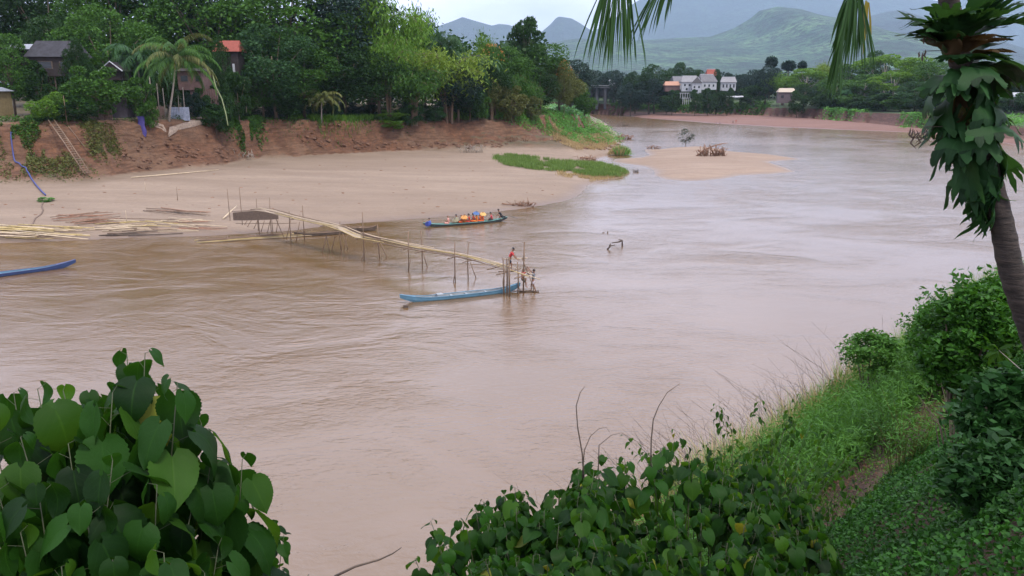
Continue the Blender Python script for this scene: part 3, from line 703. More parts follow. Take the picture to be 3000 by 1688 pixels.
n = 26000; t = rng.uniform(0, 1, n); pxs = 1500 + t * 1700; Yb = np.interp(pxs, [1500, 1800, 2250, 2600, 2800, 3200], [540, 545, 520, 450, 400, 380]) + rng.uniform(0, 40, n)
d = ray(pxs, 250 + 0 * pxs); x = d[0] * Yb / d[1]; z = 8 + (15 + 6 * fbm(x, Yb, .05, 3, 5)) * rng.uniform(0, 1, n) ** .8
V, Q = leafcloud(np.stack([x, Yb, z], 1), 2.2, -.2)
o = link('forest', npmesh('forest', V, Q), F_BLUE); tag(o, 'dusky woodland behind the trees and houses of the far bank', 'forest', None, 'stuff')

F_GRS = foliage('meadow green', (.06, .115, .025), (.15, .24, .06), .25, clump=.3)
# ------------------------------------------------------------------ ground vegetation as stuff
def inpoly_px(poly, n):
    xs = [p[0] for p in poly]; ys = [p[1] for p in poly]; r = np.zeros((0, 2)); P3 = [(a, b_, 0) for a, b_ in poly]
    while len(r) < n:
        q = np.stack([rng.uniform(min(xs), max(xs), n), rng.uniform(min(ys), max(ys), n)], 1); q = q[inside(q[:, 0], q[:, 1], P3)]; r = np.concatenate([r, q])
    return r[:n]
def patch(name, polys, nseed, per, size, hgt, spread, mat, label, cat, blade=False, droop=-.1, asp=.5, reuse=0):
    P = []
    for poly in polys:
        q = inpoly_px(poly, nseed); h = hit(q[:, 0], q[:, 1]); h = h[~np.isnan(h[:, 0])]; h = h[h[:, 2] > .05]; P.append(h)
    S = np.concatenate(P); S = np.repeat(S, per, 0); n = len(S)
    off = rng.normal(size=(n, 2)) * spread; S = S.copy(); S[:, 0] += off[:, 0]; S[:, 1] += off[:, 1]
    S[:, 2] = np.maximum(gz(S[:, 0], S[:, 1]), 0)
    if blade:
        kk = fbm(S[:, 0], S[:, 1], .45, 3, 5) > -.22; S = S[kk]; n = len(S)
        hh = hgt * rng.uniform(.5, 1.2, n); D = nrm(np.stack([rng.normal(0, .33, n), rng.normal(0, .33, n), np.ones(n)], 1)); Sd = nrm(np.cross(D, rdir(n)))
        P = S + D * (hh / 2)[:, None]; V, Q = rhombi(P, D, Sd, hh / 2, size / 2)
    else:
        kk = fbm(S[:, 0], S[:, 1], .5, 3, 5) > -.3; S = S[kk]; n = len(S)
        lump = np.clip(.6 + .9 * fbm(S[:, 0], S[:, 1], .35, 3, 8), .1, 1.6)
        S[:, 2] += hgt * rng.uniform(.0, 1, n) ** .7 * lump; V, Q = leafcloud(S, size, droop, .6, asp)
    o = link(name, npmesh(name, V, Q), mat); return tag(o, label, cat, None, 'stuff')
patch('undergrowth', [[(1430, 300), (1500, 280), (1600, 275), (1700, 305), (1760, 335), (1822, 385), (1826, 412), (1790, 422), (1700, 425), (1640, 405), (1590, 375), (1500, 355), (1430, 350)]], 3600, 9, .5, 1.3, .8, F_LIME, 'bright green creepers covering the slope of the wooded point', 'creepers')
patch('undergrowth', [[(1580, 278), (1640, 275), (1700, 300), (1745, 335), (1700, 345), (1620, 325), (1575, 300)]], 700, 8, .8, 1.4, .7, F_JADE, 'pale jade large leaved plants along the crest of the green slope', 'plants')
patch('undergrowth', [[(1420, 318), (1580, 318), (1600, 352), (1500, 350), (1420, 350)]], 500, 12, .5, 2.6, .9, F_BRI, 'tall leafy weeds at the top of the bare mound below the trees of the point', 'weeds')
patch('undergrowth', [[(0, 380), (110, 370), (140, 420), (240, 500), (180, 520), (60, 500), (0, 470)], [(250, 400), (330, 380), (350, 440), (280, 470)]], 420, 8, .4, .5, .6, F_OLI, 'olive and brown weeds covering the eroded bank round the ladder', 'weeds')
patch('grass', [[(1600, 370), (1680, 400), (1790, 400), (1800, 425), (1760, 440), (1690, 440), (1630, 415)]], 900, 12, .10, .9, .5, F_DRY, 'dry and green grass at the foot of the green slope', 'grass', True)
patch('grass', [[(1445, 462), (1500, 455), (1600, 470), (1700, 478), (1780, 482), (1835, 505), (1835, 520), (1740, 520), (1650, 505), (1560, 498), (1480, 485)]], 3000, 10, .09, .85, .5, F_GRS, 'strip of bright green grass on the end of the sandy beach', 'grass', True)
patch('grass', [[(1640, 500), (1740, 510), (1838, 500), (1838, 522), (1750, 530), (1720, 535), (1640, 515)]], 700, 10, .08, .45, .5, F_DRY, 'dry fringe of grass along the undercut beach edge', 'grass', True)
patch('undergrowth', [[(0, 343), (300, 343), (600, 340), (900, 343), (1290, 340), (1290, 362), (1180, 372), (1000, 358), (800, 372), (620, 362), (480, 350), (300, 366), (120, 356), (0, 372)]], 520, 9, .4, .7, .5, F_MID, 'green weeds and roots hanging over the lip of the cliff', 'weeds')
patch('grass', [[(860, 335), (1000, 330), (1080, 335), (1120, 352), (1060, 358), (900, 358), (850, 350)], [(1300, 345), (1440, 300), (1440, 340), (1330, 352)]], 900, 10, .14, 1.3, .6, F_BRI, 'green grass along the top of the cliff', 'grass', True)
patch('undergrowth', [[(590, 310), (640, 300), (700, 335), (770, 350), (765, 390), (720, 415), (690, 380), (650, 375), (600, 350)]], 900, 9, .55, 1.1, .6, F_MID, 'green creepers tumbling down the gully in the cliff', 'creepers')
patch('undergrowth', [[(700, 385), (750, 390), (745, 425), (700, 430)], [(80, 340), (200, 345), (200, 360), (90, 362)], [(0, 365), (60, 355), (130, 400), (100, 440), (40, 440), (0, 420)]], 160, 9, .45, .7, .5, F_MID, 'scattered green weeds growing on the cliff face', 'weeds')
patch('undergrowth', [[(0, 470), (120, 440), (240, 480), (300, 520), (200, 530), (0, 530)]], 260, 7, .38, .4, .6, F_OLI, 'olive weeds at the foot of the cliff beside the ladder', 'weeds')
patch('undergrowth', [[(1780, 300), (2040, 305), (2260, 300), (2240, 330), (2060, 332), (1950, 325), (1800, 322)]], 1300, 7, 1.2, 1.6, 1.5, F_MID, 'green scrub along the far bank below the houses', 'scrub')
patch('undergrowth', [[(2380, 305), (2560, 295), (2700, 300), (2690, 318), (2560, 325), (2470, 345), (2440, 350), (2420, 330)]], 1100, 7, .9, 1.4, 1.2, F_LIME, 'bright scrub on the far bank above the red cliff', 'scrub')
patch('undergrowth', [[(2830, 335), (3000, 340), (3000, 372), (2900, 368), (2830, 352)]], 260, 8, .7, 1.3, .9, F_LIME, 'green bank plants seen behind the lower ferns at the right edge', 'plants')
patch('undergrowth', [[(2640, 340), (2700, 335), (2740, 345), (2720, 372), (2640, 378)]], 260, 8, .7, 1.0, .8, F_LIME, 'bright green bank plants spilling down the red cliff', 'plants')
# ------------------------------------------------------------------ foreground plants
def leafmat(name, dark, light, vein=.35, trans=.35):
    m, N, L, B = newmat(name); g = N.new('ShaderNodeNewGeometry'); uv = N.new('ShaderNodeUVMap'); uv.uv_map = 'UVMap'
    sp = N.new('ShaderNodeSeparateXYZ'); L.new(uv.outputs[0], sp.inputs[0])
    s = math_(N, L, 'ABSOLUTE', math_(N, L, 'SUBTRACT', sp.outputs[0], .5))
    mid = ramp(N, L, s, [(0.0, 1), (.035, 0)])
    f = math_(N, L, 'FRACT', math_(N, L, 'MULTIPLY', math_(N, L, 'SUBTRACT', sp.outputs[1], math_(N, L, 'MULTIPLY', s, .95)), 6.0))
    lat = ramp(N, L, math_(N, L, 'ABSOLUTE', math_(N, L, 'SUBTRACT', f, .5)), [(0, .45), (.07, 0)])
    v = math_(N, L, 'MAXIMUM', mid, lat)
    n = noise(N, L, g.outputs['Position'], 3, 3)
    k = math_(N, L, 'ADD', math_(N, L, 'MULTIPLY', g.outputs['Random Per Island'], .7), math_(N, L, 'MULTIPLY', n, .4))
    c = ramp(N, L, k, [(.2, dark), (.95, light)])
    c = mixc(N, L, math_(N, L, 'MULTIPLY', v, vein), c, [light[0] * 1.6, light[1] * 1.4, light[2] * 1.5])
    L.new(c, B.inputs['Base Color']); B.inputs['Roughness'].default_value = .55; B.inputs['Specular IOR Level'].default_value = .16
    hh = math_(N, L, 'SUBTRACT', noise(N, L, g.outputs['Position'], 45, 4), math_(N, L, 'MULTIPLY', v, .5)); bump(N, L, hh, .35, .004, B)
    t = N.new('ShaderNodeBsdfTranslucent'); L.new(mixc(N, L, .5, c, [light[0] * 2.2, light[1] * 1.7, light[2] * .6]), t.inputs[0])
    ms = N.new('ShaderNodeMixShader'); ms.inputs[0].default_value = trans; L.new(B.outputs[0], ms.inputs[1]); L.new(t.outputs[0], ms.inputs[2])
    L.new(ms.outputs[0], N['Material Output'].inputs[0]); return m
MULB = leafmat('mulberry leaf', (.003, .017, .003), (.019, .075, .007), .32, .4)
MULB2 = leafmat('lighter mulberry leaf', (.009, .04, .005), (.045, .125, .011), .32, .5)
FERN = leafmat('leathery fern leaf', (.005, .022, .008), (.030, .095, .026), .3, .28)
FERNY = leafmat('yellowing fern leaf', (.05, .06, .014), (.12, .105, .03), .2, .3)
FERNB = leafmat('brown dead fern leaf', (.035, .025, .014), (.09, .06, .03), .2, .2)
def leaf_tmpl(bend, wf, nt_=10, fold=.25, ser=.0, heart=0.0, seed=0, curl=0.0):
    r = np.random.default_rng(seed); t = np.linspace(0, 1, nt_); s = np.array([-1, -.5, 0, .5, 1.0])
    w_ = wf(t); alt = np.where(np.arange(nt_) % 2, 1, -1) * ser; wl = w_ * (1 + alt + .02 * r.uniform(-1, 1, nt_)); wr = w_ * (1 + alt + .02 * r.uniform(-1, 1, nt_))
    ang = bend * t; y = np.concatenate([[0], np.cumsum(np.cos(ang[:-1]) / (nt_ - 1))]); z = np.concatenate([[0], -np.cumsum(np.sin(ang[:-1]) / (nt_ - 1))])
    V = []; UV = []
    for i in range(nt_):
        for k in s:
            ww = wl[i] if k < 0 else wr[i]; yy = y[i] - heart * abs(k) ** 1.5 * (1 - t[i]) ** 5
            zz = z[i] + fold * abs(k) * ww - curl * k * k * ww + .035 * math.sin(t[i] * 8 + k * 4 + seed) * abs(k)
            V.append((k * ww, yy, zz)); UV.append((.5 + k * .5, t[i]))
    Q = [(i * 5 + k, i * 5 + k + 1, (i + 1) * 5 + k + 1, (i + 1) * 5 + k) for i in range(nt_ - 1) for k in range(4)]
    return np.array(V), np.array(Q), np.array(UV)
heartw = lambda t: np.where(t > .999, .004, .43 * np.sin(np.pi * np.clip(t, .0, 1) ** .55 * .93 + .12) ** .8 * (1 - t ** 7) + .01)
HT = [leaf_tmpl(b_, heartw, 31, .22, .028, .16, k, c_) for k, (b_, c_) in enumerate([(.25, 0), (.8, .1), (1.3, .25), (.5, .2)])]
lancew = lambda t: .13 * np.sin(np.pi * np.clip(t, 0, 1) ** .8) + .004
LT = [leaf_tmpl(b_, lancew, 7, .3, .02, 0, k) for k, b_ in enumerate([.3, .9, 1.5])]
ovalw = lambda t: .24 * np.sin(np.pi * np.clip(t, 0, 1) ** .75) + .004
OT = [leaf_tmpl(b_, ovalw, 7, .25, .03, 0, k) for k, b_ in enumerate([.2, .7, 1.2])]
def lobew(t, f=5.5, ph=0): return (.10 + .34 * np.sin(np.pi * t ** .6) ** .7) * (.42 + .58 * np.abs(np.sin(f * t * np.pi + ph)) ** .6) * (1 - t ** 9) + .006
def stag_tmpl(bend, seed, forks=5, wide=.30, sheet=.5):
    """broad sheet that splits into ragged straps"""
    r = np.random.default_rng(seed); Vs = []; Qs = []; Us = []; n0 = 0; nt_ = 12
    def pos(t, x): a = bend * t; return (x, math.sin(a) / bend if bend > .01 else t, -(1 - math.cos(a)) / bend + .10 * abs(x) * math.sin(x * 9 + seed) + .05 * math.sin(t * 7 + x * 6 + seed))
    wf = lambda t: .07 + wide * np.clip(t / sheet, 0, 1) ** .8
    for i in range(nt_):
        t = sheet * i / (nt_ - 1); w_ = float(wf(t)) * (1 + r.uniform(-.10, .10))
        for q in range(7): s_ = q / 3 - 1; Vs.append(pos(t, s_ * w_)); Us.append((.5 + .5 * s_, t))
    Qs += [(i * 7 + k, i * 7 + k + 1, (i + 1) * 7 + k + 1, (i + 1) * 7 + k) for i in range(nt_ - 1) for k in range(6)]; n0 = len(Vs); we = float(wf(sheet))
    for f in range(forks):
        c0 = (f + .5) / forks * 2 - 1; x0 = c0 * we; hw = we / forks * 1.08; L_ = (1 - sheet) * r.uniform(.25, 1.35); dv = c0 * r.uniform(.15, .55); m_ = 9
        for i in range(m_):
            u = i / (m_ - 1); t = sheet - .01 + L_ * u; hh = hw * (1.02 - .5 * u) * (1 - u ** 6) * (1 + r.uniform(-.22, .22)) + .003; xc = x0 + dv * L_ * u * (1 + .5 * u)
            for s_ in (-1, 0, 1): Vs.append(pos(t, xc + s_ * hh)); Us.append((.5 + .5 * s_, t))
        Qs += [(n0 + i * 3 + k, n0 + i * 3 + k + 1, n0 + (i + 1) * 3 + k + 1, n0 + (i + 1) * 3 + k) for i in range(m_ - 1) for k in range(2)]; n0 = len(Vs)
    return np.array(Vs), np.array(Qs), np.array(Us)
GT = [stag_tmpl(.6, 1, 5, .30, .68), stag_tmpl(1.3, 2, 3, .34, .74), stag_tmpl(1.9, 3, 4, .40, .76), stag_tmpl(1.0, 4, 6, .40, .66)]
def put(b, tm, P, yd, nd, size, wid=1.0):
    yd = np.array(yd, float); yd /= np.linalg.norm(yd); nd = np.array(nd, float); x = np.cross(yd, nd); x /= np.linalg.norm(x) + 1e-9; n_ = np.cross(x, yd)
    V, Q, U = tm; b.add(P + (V[:, :1] * wid * x + V[:, 1:2] * yd + V[:, 2:3] * n_) * size, Q, uv=U)
MULBY = leafmat('yellowing mulberry leaf', (.06, .085, .010), (.17, .19, .022), .3, .4)
STEM = simple('green brown stem', (.045, .055, .025), .7, .4, 3)
def shoots(name, tips, leafs, label, cat, mat, mat2, root, base_r=.018, gap=.055, tm=None, stems=True, hang=.9, group=None, nleaf=(7, 10), blen=.0):
    """bush of leafy shoots; tips are 3D points, each shoot rises from near root"""
    e = empty(name, root, label, cat, group); r0 = np.array(root); tm = tm or HT
    sb = MB(); bl = [MB(), MB(), MB()]
    for k, tp in enumerate(tips):
        tp = np.array(tp) - r0; q = rng.uniform(.25, .6); base = np.array([tp[0] * q * .4 + rng.normal(0, .1), tp[1] * q * .4 + rng.normal(0, .1), 0]); mid_ = (base + tp) / 2 + np.array([(tp[0] - base[0]) * -.18, 0, abs(tp[2]) * .12])
        tt = np.linspace(0, 1, 8)[:, None]; C = (1 - tt) ** 2 * base + 2 * tt * (1 - tt) * mid_ + tt ** 2 * tp
        if stems: sb.tube(C, np.linspace(base_r, base_r * .22, 8), 6)
        T = nrm(C[-1] - C[-3]); nl = rng.integers(*nleaf); a = rng.uniform(0, 6.28)
        for j in range(nl):
            back = j * gap * rng.uniform(.8, 1.2); f = max(0.0, 1 - back / (np.linalg.norm(C[-1] - C[0]) + 1e-6)) * 7; i = min(int(f), 6); p = C[i] * (1 - f + i) + C[i + 1] * (f - i)
            a += 2.4; sc_ = leafs * (.32 + .68 * min(1, (j + .6) / 3.2)) * rng.uniform(.75, 1.2)
            o_ = np.array([math.cos(a), math.sin(a), 0]); pet = sc_ * .38
            d1 = nrm(o_ + np.array([0, 0, .35])); p2 = p + d1 * pet
            if stems: sb.tube([p, p + d1 * pet * .5, p2], base_r * .12, 4, False)
            yd = nrm(o_ * rng.uniform(.45, 1.0) + np.array([0, 0, -hang * rng.uniform(.4, 1.3)]) + rng.normal(0, .15, 3)); nd = nrm(np.array([0, 0, 1]) + o_ * .8 + rng.normal(0, .2, 3))
            rq = rng.random(); put(bl[2 if rq > .988 else int(rq < .22)], tm[rng.integers(len(tm))], p2, yd, nd, sc_)
    if sb.v: sb.build('stem', STEM, e, True)
    bl[0].build('foliage', mat, e, True)
    if bl[1].v:
        o = bl[1].build('foliage', mat2, e, True)
    if bl[2].v: bl[2].build('foliage', MULBY, e, True)
    return e
rng = np.random.default_rng(99)
# big mulberry at the left
L1 = [(425, 1035, 2.2), (372, 1040, 2.3), (520, 1120, 2.05), (505, 1150, 2.3), (40, 1150, 2.3), (110, 1140, 2.15), (185, 1145, 2.3), (265, 1150, 2.4), (330, 1150, 2.1), (420, 1160, 2.35), (590, 1240, 2.2),
      (620, 1330, 2.1), (710, 1345, 2.3), (700, 1470, 2.25), (560, 1500, 2.0), (460, 1420, 1.9), (330, 1350, 1.9), (200, 1300, 2.0), (60, 1280, 2.0), (-40, 1200, 2.1), (110, 1420, 1.85), (250, 1480, 1.8),
      (-20, 1400, 1.9), (400, 1280, 2.4), (500, 1280, 2.5), (280, 1240, 2.5), (150, 1230, 2.5), (640, 1600, 2.0), (740, 1560, 2.3), (480, 1620, 1.8), (60, 1560, 1.8), (330, 1640, 1.75), (180, 1660, 1.75), (600, 1680, 1.9), (-60, 1560, 1.9), (560, 1400, 2.5), (400, 1500, 2.5), (120, 1500, 2.5)]
shoots('mulberry_bush', [tuple(atY(*q)) for q in L1], .155, 'big leaved mulberry bush with drooping heart shaped leaves, lower left', 'bush', MULB, MULB2, (-1.35, 2.15, 13.1), .006, .05, nleaf=(9, 13), hang=1.5)
# wide mulberry scrub in the middle
def cbush(name, cols, n, lf, label, root, seed, ymin, ymax, **kw):
    global rng
    rng = np.random.default_rng(seed); tips = []
    xs = [c[0] for c in cols]; ys = [c[1] for c in cols]
    for k in range(n):
        px = rng.uniform(xs[0], xs[-1]); ty = np.interp(px, xs, ys); u = rng.uniform(0, 1) ** 1.1; py = ty + 30 + u * (1720 - ty)
        Y = (ymax - (ymax - ymin) * u) + rng.uniform(-.3, .3); tips.append(tuple(atY(px, py, Y)))
    return shoots(name, tips, lf, label, 'bush', MULB, MULB2, root, nleaf=(6, 10), **kw)
G3 = None
cbush('mulberry_bush', [(1215, 1560), (1250, 1440), (1330, 1430), (1420, 1420), (1500, 1400), (1580, 1372), (1640, 1400), (1700, 1330), (1760, 1300)], 105, .125, 'leafy bush whose left end hangs over the water, bottom middle', (.15, 4.4, 11.3), 3, 3.3, 4.9, base_r=.010, gap=.045)
cbush('mulberry_bush', [(1690, 1330), (1760, 1290), (1850, 1300), (1900, 1290), (1960, 1235), (2000, 1250), (2050, 1310), (2150, 1330), (2250, 1400)], 120, .125, 'tall leafy bush under the two bare arching twigs, bottom middle', (1.2, 4.6, 11.5), 4, 3.5, 5.4, base_r=.010, gap=.045)
cbush('mulberry_bush', [(2080, 1340), (2160, 1300), (2250, 1310), (2330, 1380), (2400, 1450), (2430, 1560), (2450, 1640)], 90, .12, 'dark leafy bush beside the bare dirt path', (2.4, 5.0, 11.6), 5, 3.8, 6.0, base_r=.010, gap=.045)
rng = np.random.default_rng(12)
# shrubs between bush and reeds
for (px, py, Y, n, sp, lf, lab) in [(2150, 1290, 8.0, 34, .75, .12, 'low shrub with narrow leaves just behind the middle bushes'), (2330, 1330, 8.6, 40, .8, .11, 'narrow leaved shrub beside the reeds and the dirt path'),
                                    (2240, 1210, 9.5, 26, .6, .12, 'thin shrub with drooping leaves standing against the dry grass'), (2450, 1400, 9.4, 22, .5, .10, 'small shrub at the edge of the dirt path')]:
    c = atY(px, py, Y); tips = [(c.x + rng.normal(0, sp), c.y + rng.normal(0, sp * .6), c.z - abs(rng.normal(0, .45))) for _ in range(n)]
    shoots('shrub', tips, lf, lab, 'shrub', MULB2, F_LIME and MULB, (c.x, c.y, float(gz(c.x, c.y)) - .1), base_r=.007, gap=.05, tm=OT, hang=.7, nleaf=(7, 12))
# bare arching twigs
def twig(pts, Y, r, label, cat='twig', name='bare_twig', extra=()):
    P = [atY(a, b_, Y + dy) for a, b_, dy in pts]; e0 = P[0]; b = MB(); b.tube([p - e0 for p in P], np.linspace(r, r * .35, len(P)), 5)
    for br in extra: b.tube([atY(a, b_, Y) - e0 for a, b_ in br], np.linspace(r * .6, r * .3, len(br)), 5)
    o = b.build(name, BARK, None, True, e0); return tag(o, label, cat)
twig([(1712, 1420, 0), (1706, 1330, 0), (1692, 1250, 0), (1688, 1190, 0), (1700, 1150, 0), (1714, 1132, 0)], 4.8, .006, 'tall bare twig bending right, the leftmost over the middle bush')
twig([(1706, 1400, 0), (1712, 1320, 0), (1730, 1278, 0), (1755, 1256, 0), (1776, 1252, 0), (1786, 1266, 0)], 4.8, .004, 'short bare twig curling over beside the leftmost tall twig')
twig([(1752, 1400, 0), (1755, 1305, 0), (1790, 1276, 0), (1820, 1268, 0), (1842, 1278, 0)], 4.8, .004, 'low arching bare twig above the middle bush')
twig([(1906, 1400, 0), (1908, 1290, 0), (1914, 1230, 0), (1930, 1190, 0), (1955, 1150, 0), (1992, 1124, 0)], 5.0, .006, 'long bare twig arching towards the right over the middle bush')
twig([(980, 1689, 0), (1040, 1660, 0), (1110, 1640, 0), (1150, 1622, 0), (1176, 1604, 0)], 4.2, .009, 'bare branch reaching up over the water between the two leafy bushes', 'branch', 'bare_branch')
# small sprout at the bottom
c = atY(870, 1700, 3.2); shoots('sprout', [(c.x, c.y, c.z), (c.x + .06, c.y, c.z + .02), (c.x - .05, c.y + .05, c.z - .02)], .06, 'little leafy sprout at the bottom edge between the bushes', 'plant', MULB2, MULB, (c.x, c.y, c.z - .6), base_r=.004, gap=.03)
c = atY(805, 1530, 2.6); shoots('sprout', [(c.x, c.y, c.z), (c.x + .03, c.y, c.z - .05), (c.x - .03, c.y, c.z - .09)], .055, 'small toothed leaves beside the big mulberry bush over the water', 'plant', MULB, MULB2, (c.x - .1, c.y, c.z - .9), base_r=.004, gap=.03)

# ---- slope vegetation
def near_scatter(n, smin, smax, ymin, ymax, xmin=None):
    y = rng.uniform(ymin, ymax, n); s = rng.uniform(smin, smax, n); x = (.68 * y - s) / .73
    if xmin is not None: k = x > xmin; x, y = x[k], y[k]
    return x, y
# creeping ground cover (bottom right)
x, y = near_scatter(210000, -1.5, 3.5, 3.2, 16, .5); m_ = fbm(x, y, .9, 3, 4) > -.75; x, y = x[m_], y[m_]
lump = .22 + .42 * np.clip(fbm(x, y, .8, 4, 2), -.35, 1); z = gz(x, y) + lump * rng.uniform(.1, 1, len(x)) ** .5
V, Q = leafcloud(np.stack([x, y, z], 1), .043, .0, .7, .7); o = link('ground_cover', npmesh('ground_cover', V, Q), foliage('creeper leaf green', (.003, .020, .003), (.032, .12, .014), .2, clump=1.5)); tag(o, 'low creeping plants covering the slope in the lower right corner', 'ground cover', None, 'stuff')
x, y = near_scatter(26000, 3.0, 4.9, 5, 24, .5); m_ = fbm(x, y, 1.1, 3, 14) > .02; x, y = x[m_], y[m_]; z = gz(x, y) + rng.uniform(.02, .28, len(x))
V, Q = leafcloud(np.stack([x, y, z], 1), .05, .2, .9, .4); o = link('weeds', npmesh('weeds', V, Q), foliage('path weed green', (.02, .06, .008), (.09, .20, .03), .3, clump=1.5)); tag(o, 'sparse green weeds growing through the bare dirt of the path', 'weeds', None, 'stuff')
# reeds on the crest
def blades(name, n, smin, smax, ymin, ymax, h0, h1, wd, mat, label, xmin=None, lean=.25, side=None):
    x, y = near_scatter(n, smin, smax, ymin, ymax, xmin); k = fbm(x, y, .8, 2, 9) > -.28; x, y = x[k], y[k]; n = len(x)
    z = gz(x, y); hh = rng.uniform(h0, h1, n) * (1 + .25 * fbm(x, y, .5, 2, 3)); a = rng.uniform(0, 6.28, n); ln = rng.uniform(0, lean, n)
    D = np.stack([np.cos(a) * ln, np.sin(a) * ln, np.ones(n)], 1); P0 = np.stack([x, y, z], 1); Sd = np.stack([np.cos(a + 1.57), np.sin(a + 1.57), 0 * a], 1) * wd
    M1 = P0 + D * (hh * .55)[:, None]; D2 = D + np.stack([np.cos(a), np.sin(a), -.5 * np.ones(n)], 1) * rng.uniform(.1, .8, n)[:, None]; T1 = M1 + D2 * (hh * .45)[:, None]
    V = np.stack([P0 - Sd * .5, P0 + Sd * .5, M1 + Sd, M1 - Sd, T1], 1).reshape(-1, 3); i = np.arange(n)[:, None] * 5
    o = link(name, npmesh(name, V, [i + np.array([[0, 1, 2, 3]]), i + np.array([[3, 2, 4]])]), mat); return tag(o, label, 'grass', None, 'stuff')
GR_N = foliage('reed green', (.018, .065, .010), (.085, .22, .035), .3, clump=.9); GR_N2 = foliage('pale reed green', (.05, .10, .022), (.18, .27, .075), .35, clump=.9)
blades('reeds', 15000, 4.6, 7.3, 11, 34, .5, 1.1, .012, GR_N, 'tall green reedy grass on the crest of the near slope')
blades('reeds', 9000, 6.8, 9.0, 12, 34, .7, 1.7, .009, GR_N2, 'pale green feathery grass at the brink of the near bank', 2.6)
# leafy stems among the reeds: small lance leaves in whorls
x, y = near_scatter(3800, 4.3, 7.4, 9, 30); P = []; 
for a, b_ in zip(x, y):
    z0 = float(gz(a, b_)); h = rng.uniform(.5, 1.35); m_ = rng.integers(14, 24); t = rng.uniform(.25, 1, m_); P.append(np.stack([a + rng.normal(0, .09, m_), b_ + rng.normal(0, .09, m_), z0 + h * t], 1))
P = np.concatenate(P); D = rdir(len(P)); D[:, 2] = abs(D[:, 2]) * .6 + .1; D = nrm(D); S = nrm(np.cross(D, rdir(len(P), 1)))
V, Q = rhombi(P, D, S, rng.uniform(.05, .11, len(P)), .013); o = link('undergrowth', npmesh('undergrowth', V, Q), GR_N); tag(o, 'green leafy stems growing thickly among the reeds', 'undergrowth', None, 'stuff')
blades('dry_grass', 2600, 7.0, 9.0, 12.5, 22, .9, 1.7, .008, F_DRY, 'straw coloured grass at the brink above the water', 2.4, .5)
# dead stalks silhouetted against the river
sb = MB()
x, y = near_scatter(260, 6.9, 8.8, 10.5, 22, 1.6)
for a, b_ in zip(x, y):
    z0 = float(gz(a, b_)); h = rng.uniform(1.2, 2.5); ln = rng.normal(-.45, .35); l2 = rng.normal(0, .2)
    pts = [(a, b_, z0), (a + ln * h * .35, b_ + l2, z0 + h * .55), (a + ln * h * .85, b_ + l2 * 1.4, z0 + h * .92)]; sb.tube(pts, [.006, .004, .002], 3, False)
    for q in range(3):
        p = np.array(pts[1]) * (1 - q * .3) + np.array(pts[2]) * q * .3; sb.tube([p, p + np.array([rng.normal(-.05, .15), rng.normal(0, .1), rng.uniform(.1, .3)])], [.003, .0015], 3, False)
o = sb.build('dead_stalks', BARK); tag(o, 'thin dead stalks sticking out over the water from the brink', 'stalks', None, 'stuff')
# dead leaves and litter on the path
x, y = near_scatter(2200, 3.1, 4.8, 6, 20); V, Q = leafcloud(np.stack([x, y, gz(x, y) + .02], 1), .07, 0, .15, .5)
o = link('leaf_litter', npmesh('leaf_litter', V, Q), foliage('fallen leaves', (.05, .03, .018), (.17, .10, .06), 0)); tag(o, 'dry fallen leaves scattered on the bare dirt path', 'leaf litter', None, 'stuff')
# dense bushes on the right
def densebush(name, px, py_top, Y, wpx, hpx, n, lf, mat, label, seed, stems=8):
    global rng
    rng = np.random.default_rng(seed); hb = hit(px, py_top + hpx * .92)[0]; Y = min(Y, hb[1]); c = atY(px, py_top, Y); zt = c.z; x0 = c.x; z0 = float(gz(x0, Y)); W_ = wpx / FPX * Y / 2; H = hpx / FPX * Y
    e = empty(name, (x0, Y, z0), label, 'bush'); P = []
    for k in range(46):
        a = rng.uniform(0, 6.28); u = rng.uniform(-.8, 1); r_ = math.sqrt(1 - min(1, u * u) * .9) * rng.uniform(.5, 1.1); cc = np.array([math.cos(a) * W_ * .72 * r_, math.sin(a) * W_ * .7 * r_, zt - z0 - H * (.48 - u * .40)])
        m_ = n // 60; v = rdir(m_, .5); P.append(cc + v * (W_ * rng.uniform(.12, .36) * rng.uniform(.6, 1.1, m_) ** .5)[:, None] * np.array([1, 1, .8 * min(1.3, H / W_)]))
    for k in range(46):
        a = rng.uniform(0, 6.28); el_ = rng.uniform(.1, 1.5); d = np.array([math.cos(a) * math.cos(el_), math.sin(a) * math.cos(el_), math.sin(el_)]); c0 = np.array([0, 0, zt - z0 - H * .5]); t = np.linspace(.55, rng.uniform(.95, 1.35), 22)[:, None]
        P.append(c0 + d * t * np.array([W_, W_, H * .55]) + rng.normal(0, .05, (22, 3)) - np.array([0, 0, 1.]) * (t - .5) ** 2 * W_ * .25)
    P = np.concatenate(P); P = P[P[:, 2] > .05]; V, Q = leafcloud(P, lf, -.35, .5, .45); link('foliage', npmesh('foliage', V, Q), mat, e)
    b = MB()
    for k in range(stems):
        a = k * 2.4; b.tube([(math.cos(a) * .12, math.sin(a) * .12, -.1), (math.cos(a) * W_ * .25, math.sin(a) * W_ * .25, (zt - z0) * .4), (math.cos(a) * W_ * .55, math.sin(a) * W_ * .5, (zt - z0) * .8)], [.035, .025, .008], 5)
    b.build('stem', BARK, e, True); return e
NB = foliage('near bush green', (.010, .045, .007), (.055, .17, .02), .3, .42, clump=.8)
densebush('leafy_bush', 2860, 842, 14.5, 330, 400, 15000, .13, NB, 'big dense bush beside the palm trunk, bright on top and dark below', 5)
densebush('leafy_bush', 2960, 800, 17.5, 260, 300, 9000, .13, NB, 'bright leafy bush behind the big dense one, touching the palm trunk', 6)
densebush('leafy_bush', 2775, 895, 16.5, 270, 270, 9000, .10, NB, 'smaller bush left of the big dense bush, above the reeds', 7)
